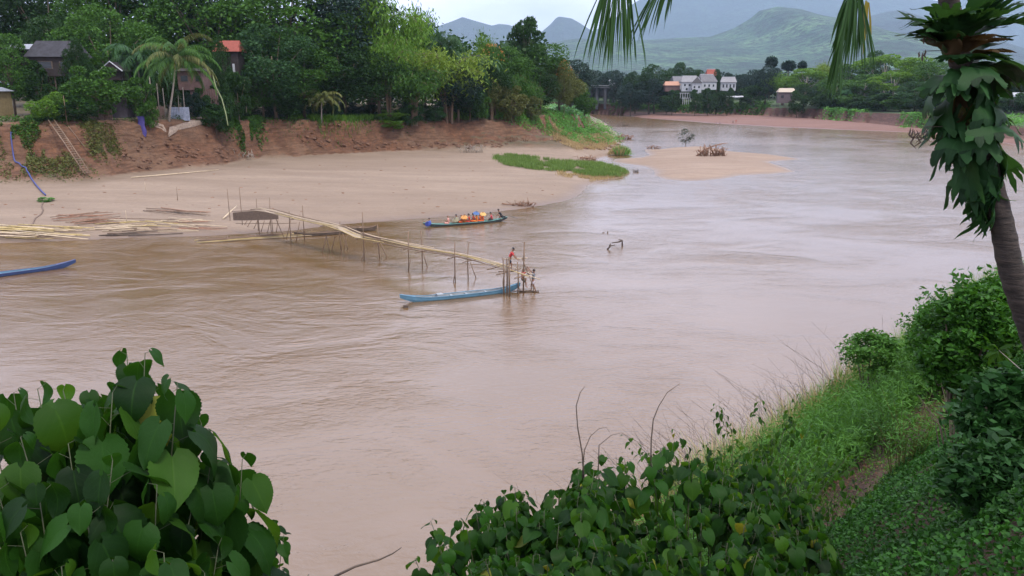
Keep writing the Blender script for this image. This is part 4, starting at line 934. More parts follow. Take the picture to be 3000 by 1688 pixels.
densebush('leafy_bush', 2960, 1120, 11.5, 260, 330, 9000, .12, foliage('shaded bush green', (.006, .026, .006), (.022, .08, .016), .2), 'dark shaded bush under the palm trunk at the right edge', 8)
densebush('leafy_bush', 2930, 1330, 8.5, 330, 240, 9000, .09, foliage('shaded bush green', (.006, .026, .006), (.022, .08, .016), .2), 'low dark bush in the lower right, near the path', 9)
densebush('leafy_bush', 2560, 985, 19, 190, 130, 5000, .10, GR_N, 'light feathery bush on the crest, left of the dense bushes', 10)
# leafless shrub on the path and thin canes
rng = np.random.default_rng(4)
def canes(px, py, Y, n, h, spread, label, mat, leafy=True, name='cane_clump', cat='canes'):
    c = Vector(hit1(px, py)); e = empty(name, c, label, cat); b = MB(); P = []
    for k in range(n):
        a = rng.uniform(0, 6.28); s_ = rng.uniform(0, spread); hh = h * rng.uniform(.6, 1.1); r0 = rng.uniform(0, .2); pts = [(math.cos(a) * r0, math.sin(a) * r0, -.05), (math.cos(a) * (r0 + s_ * .3), math.sin(a) * (r0 + s_ * .3), hh * .55), (math.cos(a) * (r0 + s_), math.sin(a) * (r0 + s_), hh)]
        b.tube(pts, [.009, .006, .002], 4, False); P.append(np.array([pts[1]]) + (np.array(pts[2]) - np.array(pts[1])) * rng.uniform(-.3, 1, 26)[:, None] + rng.normal(0, .07, (26, 3)))
    b.build('stem', mat, e)
    if leafy:
        V, Q = leafcloud(np.concatenate(P), .10, .1, .6, .2); link('foliage', npmesh('foliage', V, Q), GR_N, e)
    return e
canes(2645, 1400, 12, 30, 1.15, .5, 'clump of thin leafy canes rising from the bare dirt', F_OLI)
canes(2600, 1340, 13, 20, 1.0, .5, 'thin canes behind the clump on the bare dirt', F_OLI)
canes(2800, 1330, 13, 26, .8, .7, 'leafless dark twiggy shrub under the dense bush', BARK, False, 'bare_shrub', 'shrub')
# hand shaped leaves (cassava) near the right edge
def cassava(spots, label, root):
    e = empty('cassava_plant', root, label, 'plant'); r0 = np.array(root); s = MB(); f = MB()
    for (px, py, Y, sz) in spots:
        p = np.array(atY(px, py, Y)) - r0; s.tube([(0, 0, 0), p * .5 + np.array([0, 0, .12]), p], [.012, .006, .003], 5)
        for k in range(7):
            a = -2.3 + k * .77 + rng.uniform(-.1, .1); d = np.array([math.cos(a - 1.57), -.45, math.sin(a - 1.57) * .9]); put(f, LT[k % 3], p, d, (0, -.5, 1), sz * (1 - .10 * abs(k - 3)), 1.25)
    s.build('stem', BARKP, e, True); f.build('foliage', MULB2, e, True); return e
c = atY(3080, 1250, 7.5)
cassava([(2932, 1165, 7.6, .26), (2975, 1100, 7.4, .26), (2925, 1025, 8.0, .24), (3010, 1180, 7.2, .3), (2880, 1215, 7.8, .2)], 'plant with pale hand shaped leaves in front of the dark bush', (c.x, c.y, float(gz(c.x, c.y))))

# ------------------------------------------------------------------ near coconut palm, ferns and hanging fronds
YP = 7.6
tk = [(2772, -520), (2772, -200), (2776, 0), (2812, 180), (2858, 380), (2900, 520), (2937, 660), (2960, 790), (3000, 900), (3048, 1040), (3100, 1200), (3150, 1400)]
TP = [np.array(atY(a, b_, YP)) for a, b_ in tk]; base = TP[-1].copy(); base[2] = float(gz(base[0], base[1]))
pe = empty('coconut_palm', Vector(base), 'near coconut palm with a ringed leaning trunk at the right edge', 'palm')
fine = []; F_ = np.linspace(0, len(TP) - 1, 90)
PX = np.array([np.interp(F_, range(len(TP)), [p[i] for p in TP]) for i in range(3)]).T
ker = np.ones(7) / 7; PS = np.stack([np.convolve(np.pad(PX[:, i], 3, 'edge'), ker, 'valid') for i in range(3)], 1)
rr = np.interp(F_, [0, 2, 4, 7, 9, 11], [.083, .088, .094, .110, .124, .16]) * (1 + .06 * (np.arange(90) % 3 == 0) + rng.uniform(-.012, .012, 90))
PS = np.concatenate([PS, [base - np.array([0, 0, .4])]]); rr = np.append(rr, .24)
b = MB(); b.tube(PS - base, rr, 20); m, N, L, B = newmat('ringed palm bark'); g = N.new('ShaderNodeNewGeometry'); mpn = N.new('ShaderNodeMapping'); mpn.inputs['Scale'].default_value = (1, 1, 6); L.new(g.outputs['Position'], mpn.inputs[0])
n1 = noise(N, L, mpn.outputs[0], 4, 6, .7); L.new(ramp(N, L, n1, [(.35, (.010, .008, .007)), (.65, (.062, .046, .038))]), B.inputs['Base Color']); B.inputs['Roughness'].default_value = .9; bump(N, L, n1, .9, .03, B)
b.build('trunk', m, pe, True)
top = PS[0] - base
rng = np.random.default_rng(8)
def nfrond(pts, nl, ll, lw=.028, start=.35, hang=1.0, mat=F_MID, drop=None, fan=.35):
    """frond along given absolute points; leaflets hang from the outer part"""
    P = np.array([np.array(p) for p in pts]); t = np.linspace(0, 1, 40); k = np.linspace(0, 1, len(P)); C = np.stack([np.interp(t, k, P[:, i]) for i in range(3)], 1)
    C = np.stack([np.convolve(np.pad(C[:, i], 4, 'edge'), np.ones(9) / 9, 'valid') for i in range(3)], 1); C[0] = P[0]
    b = MB(); b.tube(C - base, np.linspace(.035, .006, 40), 6); T = nrm(np.gradient(C, axis=0)); V = []; Q = []; Tt = []; c = 0
    for u in np.linspace(start, 1, nl):
        i = min(int(u * 39), 38); p = C[i]; side = nrm(np.cross(T[i], [0, 0, 1.0])); l = ll * rng.uniform(.8, 1.1) * (.75 + .25 * math.sin(u * 3.1))
        for sg in (-1, 1):
            d = side * sg * rng.uniform(.1, fan) + T[i] * rng.uniform(.25, .6) + np.array([0, 0, -hang]); d = nrm(d); wv = nrm(np.cross(d, rdir(1)[0])) * lw * .5
            q = [p, p + d * l * .3, p + d * l * .7 + np.array([0, 0, -.02]), p + d * l + np.array([0, 0, -.07 * l])]
            V += [q[0] - wv * .4, q[0] + wv * .4, q[1] - wv, q[1] + wv, q[2] - wv * .8, q[2] + wv * .8, q[3]]; Q += [(c, c + 1, c + 3, c + 2), (c + 2, c + 3, c + 5, c + 4)]; Tt.append((c + 4, c + 5, c + 6)); c += 7
    b.add(np.array(V) - base, Q, Tt); b.build('frond', mat, pe)
crown = PS[0]
PF = foliage('near palm leaflet', (.008, .030, .010), (.035, .09, .022), .25); PFY = foliage('yellowing leaflet', (.10, .12, .02), (.30, .24, .05), .3)
def fanfrond(path, org, n, ang, ln, mat, Y, lw=.014, dep=.35, lab=None):
    """frond whose outer end shows as a fan: rachis along path, leaflets from between the two origins"""
    P = [np.array(p) for p in path]; b = MB(); t = np.linspace(0, 1, 30); k = np.linspace(0, 1, len(P)); C = np.stack([np.interp(t, k, [q[i] for q in P]) for i in range(3)], 1); C = np.stack([np.convolve(np.pad(C[:, i], 3, 'edge'), np.ones(7) / 7, 'valid') for i in range(3)], 1); C[0] = P[0]
    b.tube(C - base, np.linspace(.035, .008, 30), 6); V = []; Q = []; T = []; c = 0; s_ = Y / FPX
    for q in range(n):
        u = (q + rng.uniform(0, 1)) / n; o = np.array(atY(org[0][0] * (1 - u) + org[1][0] * u, org[0][1] * (1 - u) + org[1][1] * u, Y + rng.uniform(-dep, dep) * .3)); a = R(ang[0] * (1 - u) + ang[1] * u + rng.normal(0, 4)); l = ln * s_ * rng.uniform(.72, 1.12)
        d = np.array([math.sin(a), rng.uniform(-dep, dep), -math.cos(a)]); side = nrm(np.array([math.cos(a), rng.uniform(-1, 1), math.sin(a)])) * lw * rng.uniform(.7, 1.2)
        p1 = o + d * l * .45; p2 = o + d * l * .8 + np.array([0, 0, -.04 * l]); p3 = o + d * l * .97 + np.array([0, 0, -.14 * l]); V += [o - side * .4, o + side * .4, p1 - side, p1 + side, p2 - side * .75, p2 + side * .75, p3]
        Q += [(c, c + 1, c + 3, c + 2), (c + 2, c + 3, c + 5, c + 4)]; T.append((c + 4, c + 5, c + 6)); c += 7
    b.add(np.array(V) - base, Q, T); b.build('frond', mat, pe)
fanfrond([crown, atY(2500, -760, 7.2), atY(2150, -560, 6.9), atY(1900, -250, 6.8), atY(1815, -80, 6.8), atY(1800, -20, 6.8)], [(1770, -50), (1850, -50)], 66, (-18, 13), 205, PF, 6.8, .0065)
fanfrond([crown, atY(2540, -700, 7.2), atY(2250, -500, 6.9), atY(2050, -260, 6.8), atY(1975, -100, 6.8), atY(1950, -40, 6.8)], [(1985, -90), (1905, -10)], 30, (-8, -28), 135, PF, 6.9, .0065)
fanfrond([crown, atY(2680, -640, 6.9), atY(2560, -420, 6.5), atY(2515, -150, 6.3), atY(2488, 10, 6.3), atY(2462, 120, 6.3), atY(2452, 190, 6.3)], [(2500, -60), (2458, 150)], 70, (-14, -5), 130, PF, 6.3, .008)
fanfrond([crown, atY(2700, -660, 7.4), atY(2610, -380, 7.2), atY(2550, -170, 7.0), atY(2520, -40, 6.9), atY(2510, 10, 6.9)], [(2500, -20), (2525, -30)], 44, (-6, 15), 200, PF, 6.9, .0075)
fanfrond([crown, atY(2720, -640, 7.9), atY(2660, -380, 7.6), atY(2600, -150, 7.5), atY(2570, -60, 7.5)], [(2535, 0), (2548, 10)], 5, (-5, 12), 120, PFY, 7.5, .012)
for k in range(9):
    a = [.3, .9, 1.5, 2.2, -.3, -.9, -1.5, 3.0, -2.4][k]; c0 = crown; d = np.array([math.cos(a), math.sin(a), 0]) * 1.1
    nfrond([c0, c0 + d * 1 + np.array([0, 0, .9]), c0 + d * 2.2 + np.array([0, 0, .9]), c0 + d * 3.2 + np.array([0, 0, .2]), c0 + d * 3.7 + np.array([0, 0, -.6])], 30, .6, .02, .2, .9, PF)
# ferns growing on the trunk
def tpt(py):
    k = np.interp(py, [q[1] for q in tk], range(len(tk))); return np.array([np.interp(k, range(len(TP)), [p[i] for p in TP]) for i in range(3)])
def fern(py0, specs, label, mat0=FERN):
    o0 = tpt(py0); e = empty('staghorn_fern', Vector(o0), label, 'fern')
    for (py, a, el_, ln, wd, ti, mt) in specs:
        c = tpt(py) - o0; d = np.array([math.cos(a), math.sin(a), 0]); b = MB(); yd = nrm(d * math.cos(el_) + np.array([0, 0, math.sin(el_)])); nd = nrm(np.array([0, 0, 1.0]) * math.cos(el_) - d * math.sin(el_) * 1.0 + 1e-3)
        put(b, GT[ti], c + d * .09, yd, nd, ln, wd); b.build('frond', mt, e, True)
    return e
rng = np.random.default_rng(21)
# a = heading (0 right, pi left, -pi/2 towards the viewer)
S1 = []
for a in np.linspace(-3.5, .5, 17): S1.append((118 + rng.uniform(-35, 30), a, R(rng.uniform(28, 70)), rng.uniform(.40, .56), rng.uniform(.8, 1.1), int(rng.choice([0, 3])), FERN))
for a in (-.1, .15, -.3): S1.append((95, a, R(24), rng.uniform(.85, 1.05), .42, 0, FERN))
for a in (3.3, -2.95, -3.1): S1.append((85 + rng.uniform(-25, 30), a, R(rng.uniform(0, 22)), .36, .5, 0, FERN))
for a in np.linspace(-3.2, .2, 12): S1.append((165 + rng.uniform(-20, 20), a, R(rng.uniform(20, 60)), rng.uniform(.30, .42), .9, 3, [FERNB, FERN, FERN][int(rng.integers(3))]))
fern(150, S1, 'topmost fern on the palm trunk, its fronds flaring upward like a basket')
S2 = []
for a in np.linspace(-3.4, .6, 15): S2.append((225 + rng.uniform(-35, 40), a, R(rng.uniform(-45, 30)), rng.uniform(.36, .56), rng.uniform(.7, 1.1), int(rng.integers(1, 4)), FERN))
for a in (-.5, -.1, .3): S2.append((195, a, R(28), .66, 1.0, 2, FERN))
for a in np.linspace(-3.2, 0, 14): S2.append((270 + rng.uniform(-25, 30), a, R(rng.uniform(-80, -30)), rng.uniform(.3, .42), .8, int(rng.integers(1, 4)), [FERNB, FERN][int(rng.integers(2))]))
fern(240, S2, 'second fern on the palm trunk, with broad arching leaves')
S3 = []
for a in np.linspace(-3.6, .6, 20): S3.append((330 + rng.uniform(-40, 40), a, R(rng.uniform(-75, 10)), rng.uniform(.34, .54), rng.uniform(.6, 1.0), int(rng.integers(4)), [FERN, FERN, FERN, FERNB][int(rng.integers(4))]))
for a in (-2.2, -1.7, -1.3): S3.append((285 + rng.uniform(-10, 10), a, R(-60), .30, .45, 3, FERNY))
for a in (-3.3, -3.0, -2.8, -2.6, -3.1): S3.append((350, a, R(-50), rng.uniform(.45, .6), .6, int(rng.integers(4)), FERN))
fern(340, S3, 'third fern on the palm trunk, with yellowed lobed leaves')
S4 = []
for a in np.linspace(-3.4, .6, 17): S4.append((410 + rng.uniform(-30, 110), a, R(rng.uniform(-88, -60)), rng.uniform(.42, .66), rng.uniform(.5, .8), int(rng.integers(4)), FERN))
for a in (-.4, 0, .3, .1): S4.append((385, a, R(-35), rng.uniform(.55, .75), .5, int(rng.integers(4)), FERN))
for a in (-2.6, -2.1, -1.6, -1.1, -.6, -.2): S4.append((500 + rng.uniform(-15, 25), a, R(-87), rng.uniform(.4, .55), .5, int(rng.integers(4)), FERN))
fern(440, S4, 'lowest fern on the palm trunk, hanging ragged lobes above the bare trunk')
# dark dry pods hanging left of the ferns
for (px, py, n, ln, lab) in [(2728, 92, 5, .10, 'highest'), (2705, 150, 3, .09, 'middle'), (2690, 372, 7, .16, 'lowest')]:
    o0 = atY(px, py, YP - .1); b = MB(); e = np.array(o0)
    q = np.array(tpt(py + 10)) - e; b.tube([(0, 0, 0), q * .5 + np.array([0, 0, .02]), q], .003, 4, False)
    for k in range(n):
        dx = (k - n / 2) * .022 + rng.normal(0, .008); z0 = rng.uniform(-.05, .02); l = ln * rng.uniform(.45, 1.1); j = rng.normal(0, .015); b.tube([(dx, 0, z0), (dx + j, .01, z0 - l * .3), (dx - j, 0, z0 - l * .7), (dx + 2 * j, 0, z0 - l)], [.002, .008, .010, .002], 5)
    tag(b.build('seed_pods', WOODD, None, True, o0), 'dark dry pods dangling beside the palm trunk, %s of three bunches' % lab, 'seed pods')
# ------------------------------------------------------------------ bamboo footbridge (unfinished)
rng = np.random.default_rng(31)
def P3(px, py, z=0.0): return np.array(at(px, py, z))
def ztop(p, px, py):
    """height at which a vertical at ground point p passes photo row py"""
    d = ray(px, py); return CAMZ + d[2] / d[1] * p[1]
A = P3(705, 676, .2); Bq = P3(1506, 862)
dirb = Bq - A; LEN = np.linalg.norm(dirb[:2]); dirb = dirb / np.linalg.norm(dirb); wv = np.array([-dirb[1], dirb[0], 0]); wv = wv / np.linalg.norm(wv)
if wv[1] < 0: wv = -wv
root = Vector((A[0], A[1], 0)); BR = empty('bamboo_footbridge', root, 'unfinished bamboo footbridge on thin stilts reaching out into the river', 'bridge')
r0 = np.array(root)
fronts = [(853, 713, 619), (1067, 766, 622), (1197, 795, 678), (1334, 828, 707), (1485, 866, 757)]
backs = [(893, 706, 602), (1112, 757, 657), (1237, 787, 675), (1372, 820, 711), (1533, 860, 708)]
deckpts = [(705, 622), (757, 615), (800, 621), (853, 636), (1000, 668), (1060, 697), (1197, 727), (1334, 752), (1400, 768), (1490, 795), (1570, 822)]
# centre line of the deck: positions along A->B, heights from the deck row
def deck_at(px):
    py = np.interp(px, [q[0] for q in deckpts], [q[1] for q in deckpts]); 
    # intersect the view column with the vertical plane of the bridge
    d = ray(px, py); a = A[:2]; u = dirb[:2]; M = np.array([[d[0], -u[0]], [d[1], -u[1]]]); t, s = np.linalg.solve(M, a); return np.array([d[0] * t, d[1] * t, CAMZ + d[2] * t])
ctr = [deck_at(px) for px in np.linspace(700, 1566, 30)]; C = np.array(ctr)
def dz(x): return float(np.interp(x, C[:, 0], C[:, 2]))
def post(foot, topy, r=.055, dx=0, zmin=-.6, mat=BAM_B, nm='post'):
    f = P3(*foot); f = np.array([f[0], f[1], 0]); zt = ztop(f, foot[0], topy); k = rng.normal(0, .05, 4)
    MB().tube([(f[0], f[1], zmin) - r0, np.array((f[0] + k[0], f[1] + k[1], zt * .5)) - r0, np.array((f[0] + dx + k[2], f[1] + k[3], zt)) - r0], [r, r * .95, r * .8], 7).build(nm, mat, BR, True); return f, zt
for k, q in enumerate(fronts): post(q[:2], q[2], .070 if k == 4 else .052)
for k, q in enumerate(backs): post(q[:2], q[2], .070 if k == 4 else .052)
post((1478, 862), 790, .07); post((1476, 858), 757, .06); post((1517, 862), 768, .06); post((1493, 868), 752, .075)
for q in [(676, 660, 553), (711, 668, 549), (757, 678, 582), (795, 684, 579), (1000, 735, 650), (760, 690, 625), (800, 694, 630)]: post(q[:2], q[2], .045)
# leaning braces
def brace(a, bpx, zb, r=.045, nm='brace'):
    f = P3(*a); t = P3(bpx[0], bpx[1], zb); MB().tube([np.array((f[0], f[1], -.5)) - r0, t - r0], [r, r * .8], 6).build(nm, BAM_B, BR, True)
for a, t in [((940, 740), (957, 690)), ((967, 736), (955, 688)), ((968, 737), (982, 690)), ((1003, 731), (994, 685)), ((1004, 732), (1018, 690)), ((1024, 730), (1004, 684)), ((1053, 764), (1072, 730)), ((1115, 756), (1106, 712)), ((1139, 754), (1112, 706)),
             ((1192, 795), (1203, 760)), ((1256, 783), (1238, 735)), ((1325, 826), (1334, 795)), ((1400, 815), (1378, 768)), ((835, 700), (852, 645)), ((838, 700), (808, 640)), ((865, 706), (878, 650)), ((806, 690), (815, 640)),
             ((703, 668), (725, 645)), ((712, 672), (737, 645)), ((735, 675), (755, 646)), ((760, 680), (775, 646)), ((780, 682), (792, 645)), ((1478, 855), (1487, 818)), ((1520, 845), (1535, 862)), ((1572, 858), (1550, 805)), ((1535, 855), (1518, 838))]:
    x = P3(t[0], t[1], 2.0); f = P3(*a); zt = ztop(np.array([x[0], f[1], 0]), t[0], t[1]); f2 = f.copy(); p = atY(t[0], t[1], f[1] + rng.normal(0, .1)); MB().tube([np.array((f[0], f[1], -.5)) - r0, np.array(p) - r0], [.045, .04], 6).build('brace', BAM_B, BR, True)
# deck: mat on the finished part, loose long poles on the rest
half = .62
def strip(u0, u1, o0, o1, zoff, thick, mat, nm, n=24):
    xs = np.linspace(u0, u1, n); b = MB(); V = []
    for x in xs:
        t = (x - A[0]) / dirb[0]; c = np.array([x, A[1] + dirb[1] * t, dz(x) + zoff]); 
        for o in (o0, o1):
            for th in (0, thick): V.append(c + wv * o + np.array([0, 0, th + .03 * math.sin(x * 3 + o * 5)]) - r0)
    Q = []
    for k in range(n - 1):
        a = k * 4; b_ = a + 4; Q += [(a + 1, a + 3, b_ + 3, b_ + 1), (a, b_, b_ + 2, a + 2), (a, a + 1, b_ + 1, b_), (a + 2, b_ + 2, b_ + 3, a + 3)]
    Q += [(0, 2, 3, 1), (4 * n - 4, 4 * n - 3, 4 * n - 1, 4 * n - 2)]
    b.add(V, Q); b.build(nm, mat, BR)
x_of = lambda px: float(deck_at(px)[0])
M_MAT = bpy.data.materials.new('woven bamboo mat'); M_MAT.use_nodes = True; N = M_MAT.node_tree.nodes; L = M_MAT.node_tree.links; B = N['Principled BSDF']
g = N.new('ShaderNodeNewGeometry'); wn = N.new('ShaderNodeTexBrick'); wn.inputs['Scale'].default_value = 2.2; wn.inputs['Color1'].default_value = (.34, .27, .19, 1); wn.inputs['Color2'].default_value = (.24, .19, .13, 1); wn.inputs['Mortar'].default_value = (.16, .12, .08, 1); wn.inputs['Mortar Size'].default_value = .02
L.new(g.outputs['Position'], wn.inputs[0]); L.new(mixc(N, L, ramp(N, L, noise(N, L, g.outputs['Position'], 3, 5), [(.4, 0), (.7, .5)]), wn.outputs[0], (.30, .23, .16)), B.inputs['Base Color']); B.inputs['Roughness'].default_value = .8
strip(x_of(757), x_of(1065), -half, half, .03, .04, M_MAT, 'deck_mat')
# woven side panel over the landing
x0, x1 = x_of(700), x_of(800); b = MB(); V = []
for i, px in enumerate([697, 730, 765, 800, 830]):
    p = deck_at(px) - r0 - wv * (half + .05); yb = [644, 644, 643, 642, 640][i]; pb = deck_at(px); zb = CAMZ + ray(px, yb)[2] / ray(px, yb)[1] * (pb[1]); ztp = pb[2] + .02; 
    for z in (zb, ztp): 
        for th in (0, .04): V.append(np.array([p[0], p[1], z]) + wv * th)
Q = []
for k in range(4): a = 4 * k; c = a + 4; Q += [(a, c, c + 2, a + 2), (a + 1, a + 3, c + 3, c + 1), (a + 2, c + 2, c + 3, a + 3), (a, a + 1, c + 1, c)]
Q += [(0, 2, 3, 1), (16, 17, 19, 18)]
b.add(V, Q); b.build('side_panel', simple('brown woven panel', (.115, .08, .055), .9, .35, 5), BR)
for k in range(15):
    o = rng.uniform(-half, half); pa, pb = [(700, 1000), (800, 1130), (960, 1250), (1040, 1350), (1060, 1420), (1110, 1500), (1180, 1560)][k % 7]; pa += rng.uniform(-30, 30); pb += rng.uniform(-25, 12)
    pts = []
    for px in np.linspace(pa, pb, 9):
        c = deck_at(px); pts.append(c + wv * (o + .25 * math.sin(px * .01 + k)) + np.array([0, 0, .10 + .05 * (k % 3) + (.05 if px > 1065 else .0)]) - r0)
    b = MB().tube(pts, np.linspace(.045, .03, 9), 6); b.build('deck_pole', [BAM_B, BAM_Y, BAM_P, BAM_B][k % 4], BR, True)
for px in (870, 960, 1002, 1060, 1115, 1197, 1240, 1334, 1378, 1450, 1490, 1530):
    c = deck_at(px) - r0; ext = 1.5 if px in (1490,) else .95
    MB().tube([c - wv * ext + np.array([0, 0, -.04]), c + wv * ext + np.array([0, 0, -.04])], .05, 6).build('crossbeam', BAM_B, BR, True)
for pa, pb in [(690, 860), (740, 870)]:
    MB().tube([np.array(atY(pa, 655, A[1] - .6)) - r0, np.array(atY(pb, 654, A[1] - 3)) - r0], .03, 5).build('crossbeam', BAM_B, BR, True)
f1 = P3(1476, 858); f2 = P3(1533, 860); MB().tube([np.array((f1[0], f1[1], ztop(f1, 1476, 759))) - r0, np.array((f2[0] + .35, f2[1], ztop(f2, 1545, 756))) - r0], .04, 6).build('handrail', BAM_P, BR, True)
MB().tube([np.array(atY(1530, 756, f2[1])) - r0, np.array(atY(1548, 805, f2[1] - .2)) - r0], .05, 6).build('brace', BAM_B, BR, True)
MB().tube([np.array(atY(1460, 796, f1[1])) - r0, np.array(atY(1512, 795, f1[1] + .4)) - r0], .05, 6).build('crossbeam', BAM_B, BR, True)
MB().tube([np.array(atY(1500, 792, f1[1])) - r0, np.array(atY(1583, 819, f1[1] - 1.2)) - r0], .035, 6).build('deck_pole', BAM_P, BR, True)
MB().tube([np.array(P3(1500, 853, .1)) - r0, np.array(P3(1570, 852, .1)) - r0], .05, 6).build('crossbeam', BAM_B, BR, True)

# ------------------------------------------------------------------ people
SKIN = simple('tanned skin', (.20, .10, .06), .6, .12, 3); HAIR = simple('black hair', (.012, .01, .01), .6, .3, 20)
CLOTH = {}
def cloth(c, nm):
    if nm not in CLOTH: CLOTH[nm] = simple(nm, c, .85, .2, 5)
    return CLOTH[nm]
PEND = []
def skin(name, verts, edges, radii, mat, parent, sub=1):
    me = bpy.data.meshes.new(name); me.from_pydata([tuple(v) for v in verts], edges, []); o = bpy.data.objects.new(name, me); COL.objects.link(o)
    md = o.modifiers.new('s', 'SKIN'); md.use_smooth_shade = True
    for k, r in enumerate(radii): o.data.skin_vertices[0].data[k].radius = (r, r) if not hasattr(r, '__len__') else r
    o.data.skin_vertices[0].data[0].use_root = True
    s = o.modifiers.new('u', 'SUBSURF'); s.levels = sub; s.render_levels = sub
    o.parent = parent; PEND.append((o, mat)); return o
def person(loc, rz, J, top, bottom, label, group=None, robe=False, fingers=True, scale=1.0, hair=True):
    """J: joint positions (metres; x right, y ahead, z up): pelvis chest neck head, and L/R shoulder elbow wrist hand hip knee ankle toe"""
    e = empty('person', loc, label, 'person', group, rz, (scale,) * 3); g_ = lambda k: np.array(J[k], float)
    V = [g_('pelvis'), (g_('pelvis') + g_('chest')) / 2, g_('chest'), g_('neck'), g_('head') - (g_('head') - g_('neck')) * .25, g_('head') + (g_('head') - g_('neck')) * .45]
    Rr = [(.145, .105), (.135, .10), (.155, .105), .055, (.078, .09), (.075, .085)]; E = [(0, 1), (1, 2), (2, 3), (3, 4), (4, 5)]
    for s in 'LR':
        n = len(V); V += [g_('sh' + s), g_('el' + s), g_('wr' + s), g_('ha' + s)]; Rr += [.062, .043, .028, (.042, .018)]; E += [(2, n), (n, n + 1), (n + 1, n + 2), (n + 2, n + 3)]
        if fingers:
            h = g_('ha' + s); fd = nrm(h - g_('wr' + s)); sd_ = nrm(np.cross(fd, [0.1, .2, 1]))
            for q, (o, l) in enumerate([(-.03, .07), (-.01, .085), (.01, .08), (.03, .06)]):
                m_ = len(V); V += [h + sd_ * o + fd * l * .55, h + sd_ * o * 1.1 + fd * l + np.array([0, 0, -.02])]; Rr += [.009, .007]; E += [(n + 3, m_), (m_, m_ + 1)]
            m_ = len(V); V += [g_('wr' + s) * .5 + h * .5 + sd_ * .05 + fd * .02]; Rr += [.010]; E += [(n + 2, m_)]
        n = len(V); V += [g_('hi' + s), g_('kn' + s), g_('an' + s), g_('to' + s)]; Rr += [.088, .058, .040, (.04, .03)]; E += [(0, n), (n, n + 1), (n + 1, n + 2), (n + 2, n + 3)]
    # nose and ears belong to the same skin
    hd = g_('head'); up = nrm(g_('head') - g_('neck')); fw = nrm(np.array(J.get('face', (0, 1, 0)), float)); sdv = nrm(np.cross(fw, up))
    skin('body', V, E, Rr, SKIN, e)
    b = MB()
    if hair:
        c0 = hd + up * .035 - fw * .015; u = np.linspace(0, math.pi * .62, 7); v = np.linspace(0, 2 * math.pi, 13)[:-1]; X = sdv; Yv = fw
        VV = [c0 + (X * math.sin(i) * math.cos(j) * .098 + Yv * math.sin(i) * math.sin(j) * .108 + up * math.cos(i) * .105) for i in u for j in v]
        QQ = [(i * 12 + j, i * 12 + (j + 1) % 12, (i + 1) * 12 + (j + 1) % 12, (i + 1) * 12 + j) for i in range(6) for j in range(12)]
        b.add(VV, QQ); b.build('hair', HAIR, e, True)
    b = MB(); c = hd + up * .0 + fw * .09; b.tube([c + up * .02, c + fw * .022 - up * .015, c - up * .025], [.008, .014, .01], 6)
    for sg in (-1, 1): b.tube([hd + sdv * sg * .085 + up * .02, hd + sdv * sg * .098, hd + sdv * sg * .085 - up * .03], [.01, .015, .008], 5)
    b.build('nose_and_ears', SKIN, e, True)
    b = MB()
    for sg in (-1, 1): b.tube([hd + fw * .078 + sdv * sg * (.03 + .012) + up * .022, hd + fw * .086 + sdv * sg * .03 + up * .022, hd + fw * .082 + sdv * sg * .018 + up * .022], [.004, .008, .004], 5)
    b.tube([hd + fw * .082 - up * .05 - sdv * .025, hd + fw * .09 - up * .052, hd + fw * .082 - up * .05 + sdv * .025], [.003, .007, .003], 5)
    b.build('eyes_and_mouth', HAIR, e, True)
    # garments grow on the same joints, a little wider
    if top is not None:
        V = [g_('pelvis') + np.array([0, 0, .03]), (g_('pelvis') + g_('chest')) / 2, g_('chest'), g_('chest') * .45 + g_('neck') * .55]; Rr = [(.165, .13), (.155, .122), (.178, .13), .09]; E = [(0, 1), (1, 2), (2, 3)]
        for s in 'LR': n = len(V); V += [g_('sh' + s), g_('sh' + s) * .35 + g_('el' + s) * .65]; Rr += [.085, .068]; E += [(2, n), (n, n + 1)]
        skin('robe' if robe else 'shirt', V, E, Rr, top, e)
    if bottom is not None:
        V = [g_('pelvis') + np.array([0, 0, .05]), g_('pelvis') - np.array([0, 0, .02])]; Rr = [(.165, .13), (.165, .13)]; E = [(0, 1)]
        for s in 'LR':
            n = len(V); f = .95 if robe else .75; V += [g_('hi' + s), g_('hi' + s) * (1 - f) + g_('kn' + s) * f]; Rr += [.112, .088]; E += [(1, n), (n, n + 1)]
            if robe: V.append(g_('kn' + s) * .3 + g_('an' + s) * .7); Rr.append(.085); E.append((n + 1, n + 2))
        skin('skirt' if robe else 'shorts', V, E, Rr, bottom, e)
    return e
def stand(lean=0.0, arms='down', stride=.12, bend=.05):
    s, c = math.sin(lean), math.cos(lean); pv = np.array([0, -.05 * s * 3, .90 - bend]); up = np.array([0, s, c])
    J = dict(pelvis=pv, chest=pv + up * .40, neck=pv + up * .60, head=pv + up * .60 + np.array([0, .10 * s + .02, .16]))
    for k, sx in (('L', -1), ('R', 1)):
        J['sh' + k] = J['chest'] + up * .10 + np.array([sx * .19, 0, 0]); J['hi' + k] = pv + np.array([sx * .10, 0, -.06])
        J['kn' + k] = np.array([sx * .12, stride * sx + .06, .48 - bend * .5]); J['an' + k] = np.array([sx * .13, stride * sx * 1.6 - .03, .07]); J['to' + k] = J['an' + k] + np.array([0.02 * sx, .17, -.04])
    tgt = {'down': ((.24, .02, -.28), (.25, .10, -.52)), 'rail': ((.05, .18, -.28), (.02, .38, -.46)), 'up': ((.05, .25, .14), (-.02, .42, .36)), 'fwd': ((.05, .26, -.12), (.0, .5, -.05))}[arms]
    for k, sx in (('L', -1), ('R', 1)):
        for nm, q in (('el', tgt[0]), ('wr', tgt[1])): J[nm + k] = J['sh' + k] + np.array([q[0] * sx, q[1], q[2]])
        J['ha' + k] = J['wr' + k] + nrm(J['wr' + k] - J['el' + k]) * .08
    return J
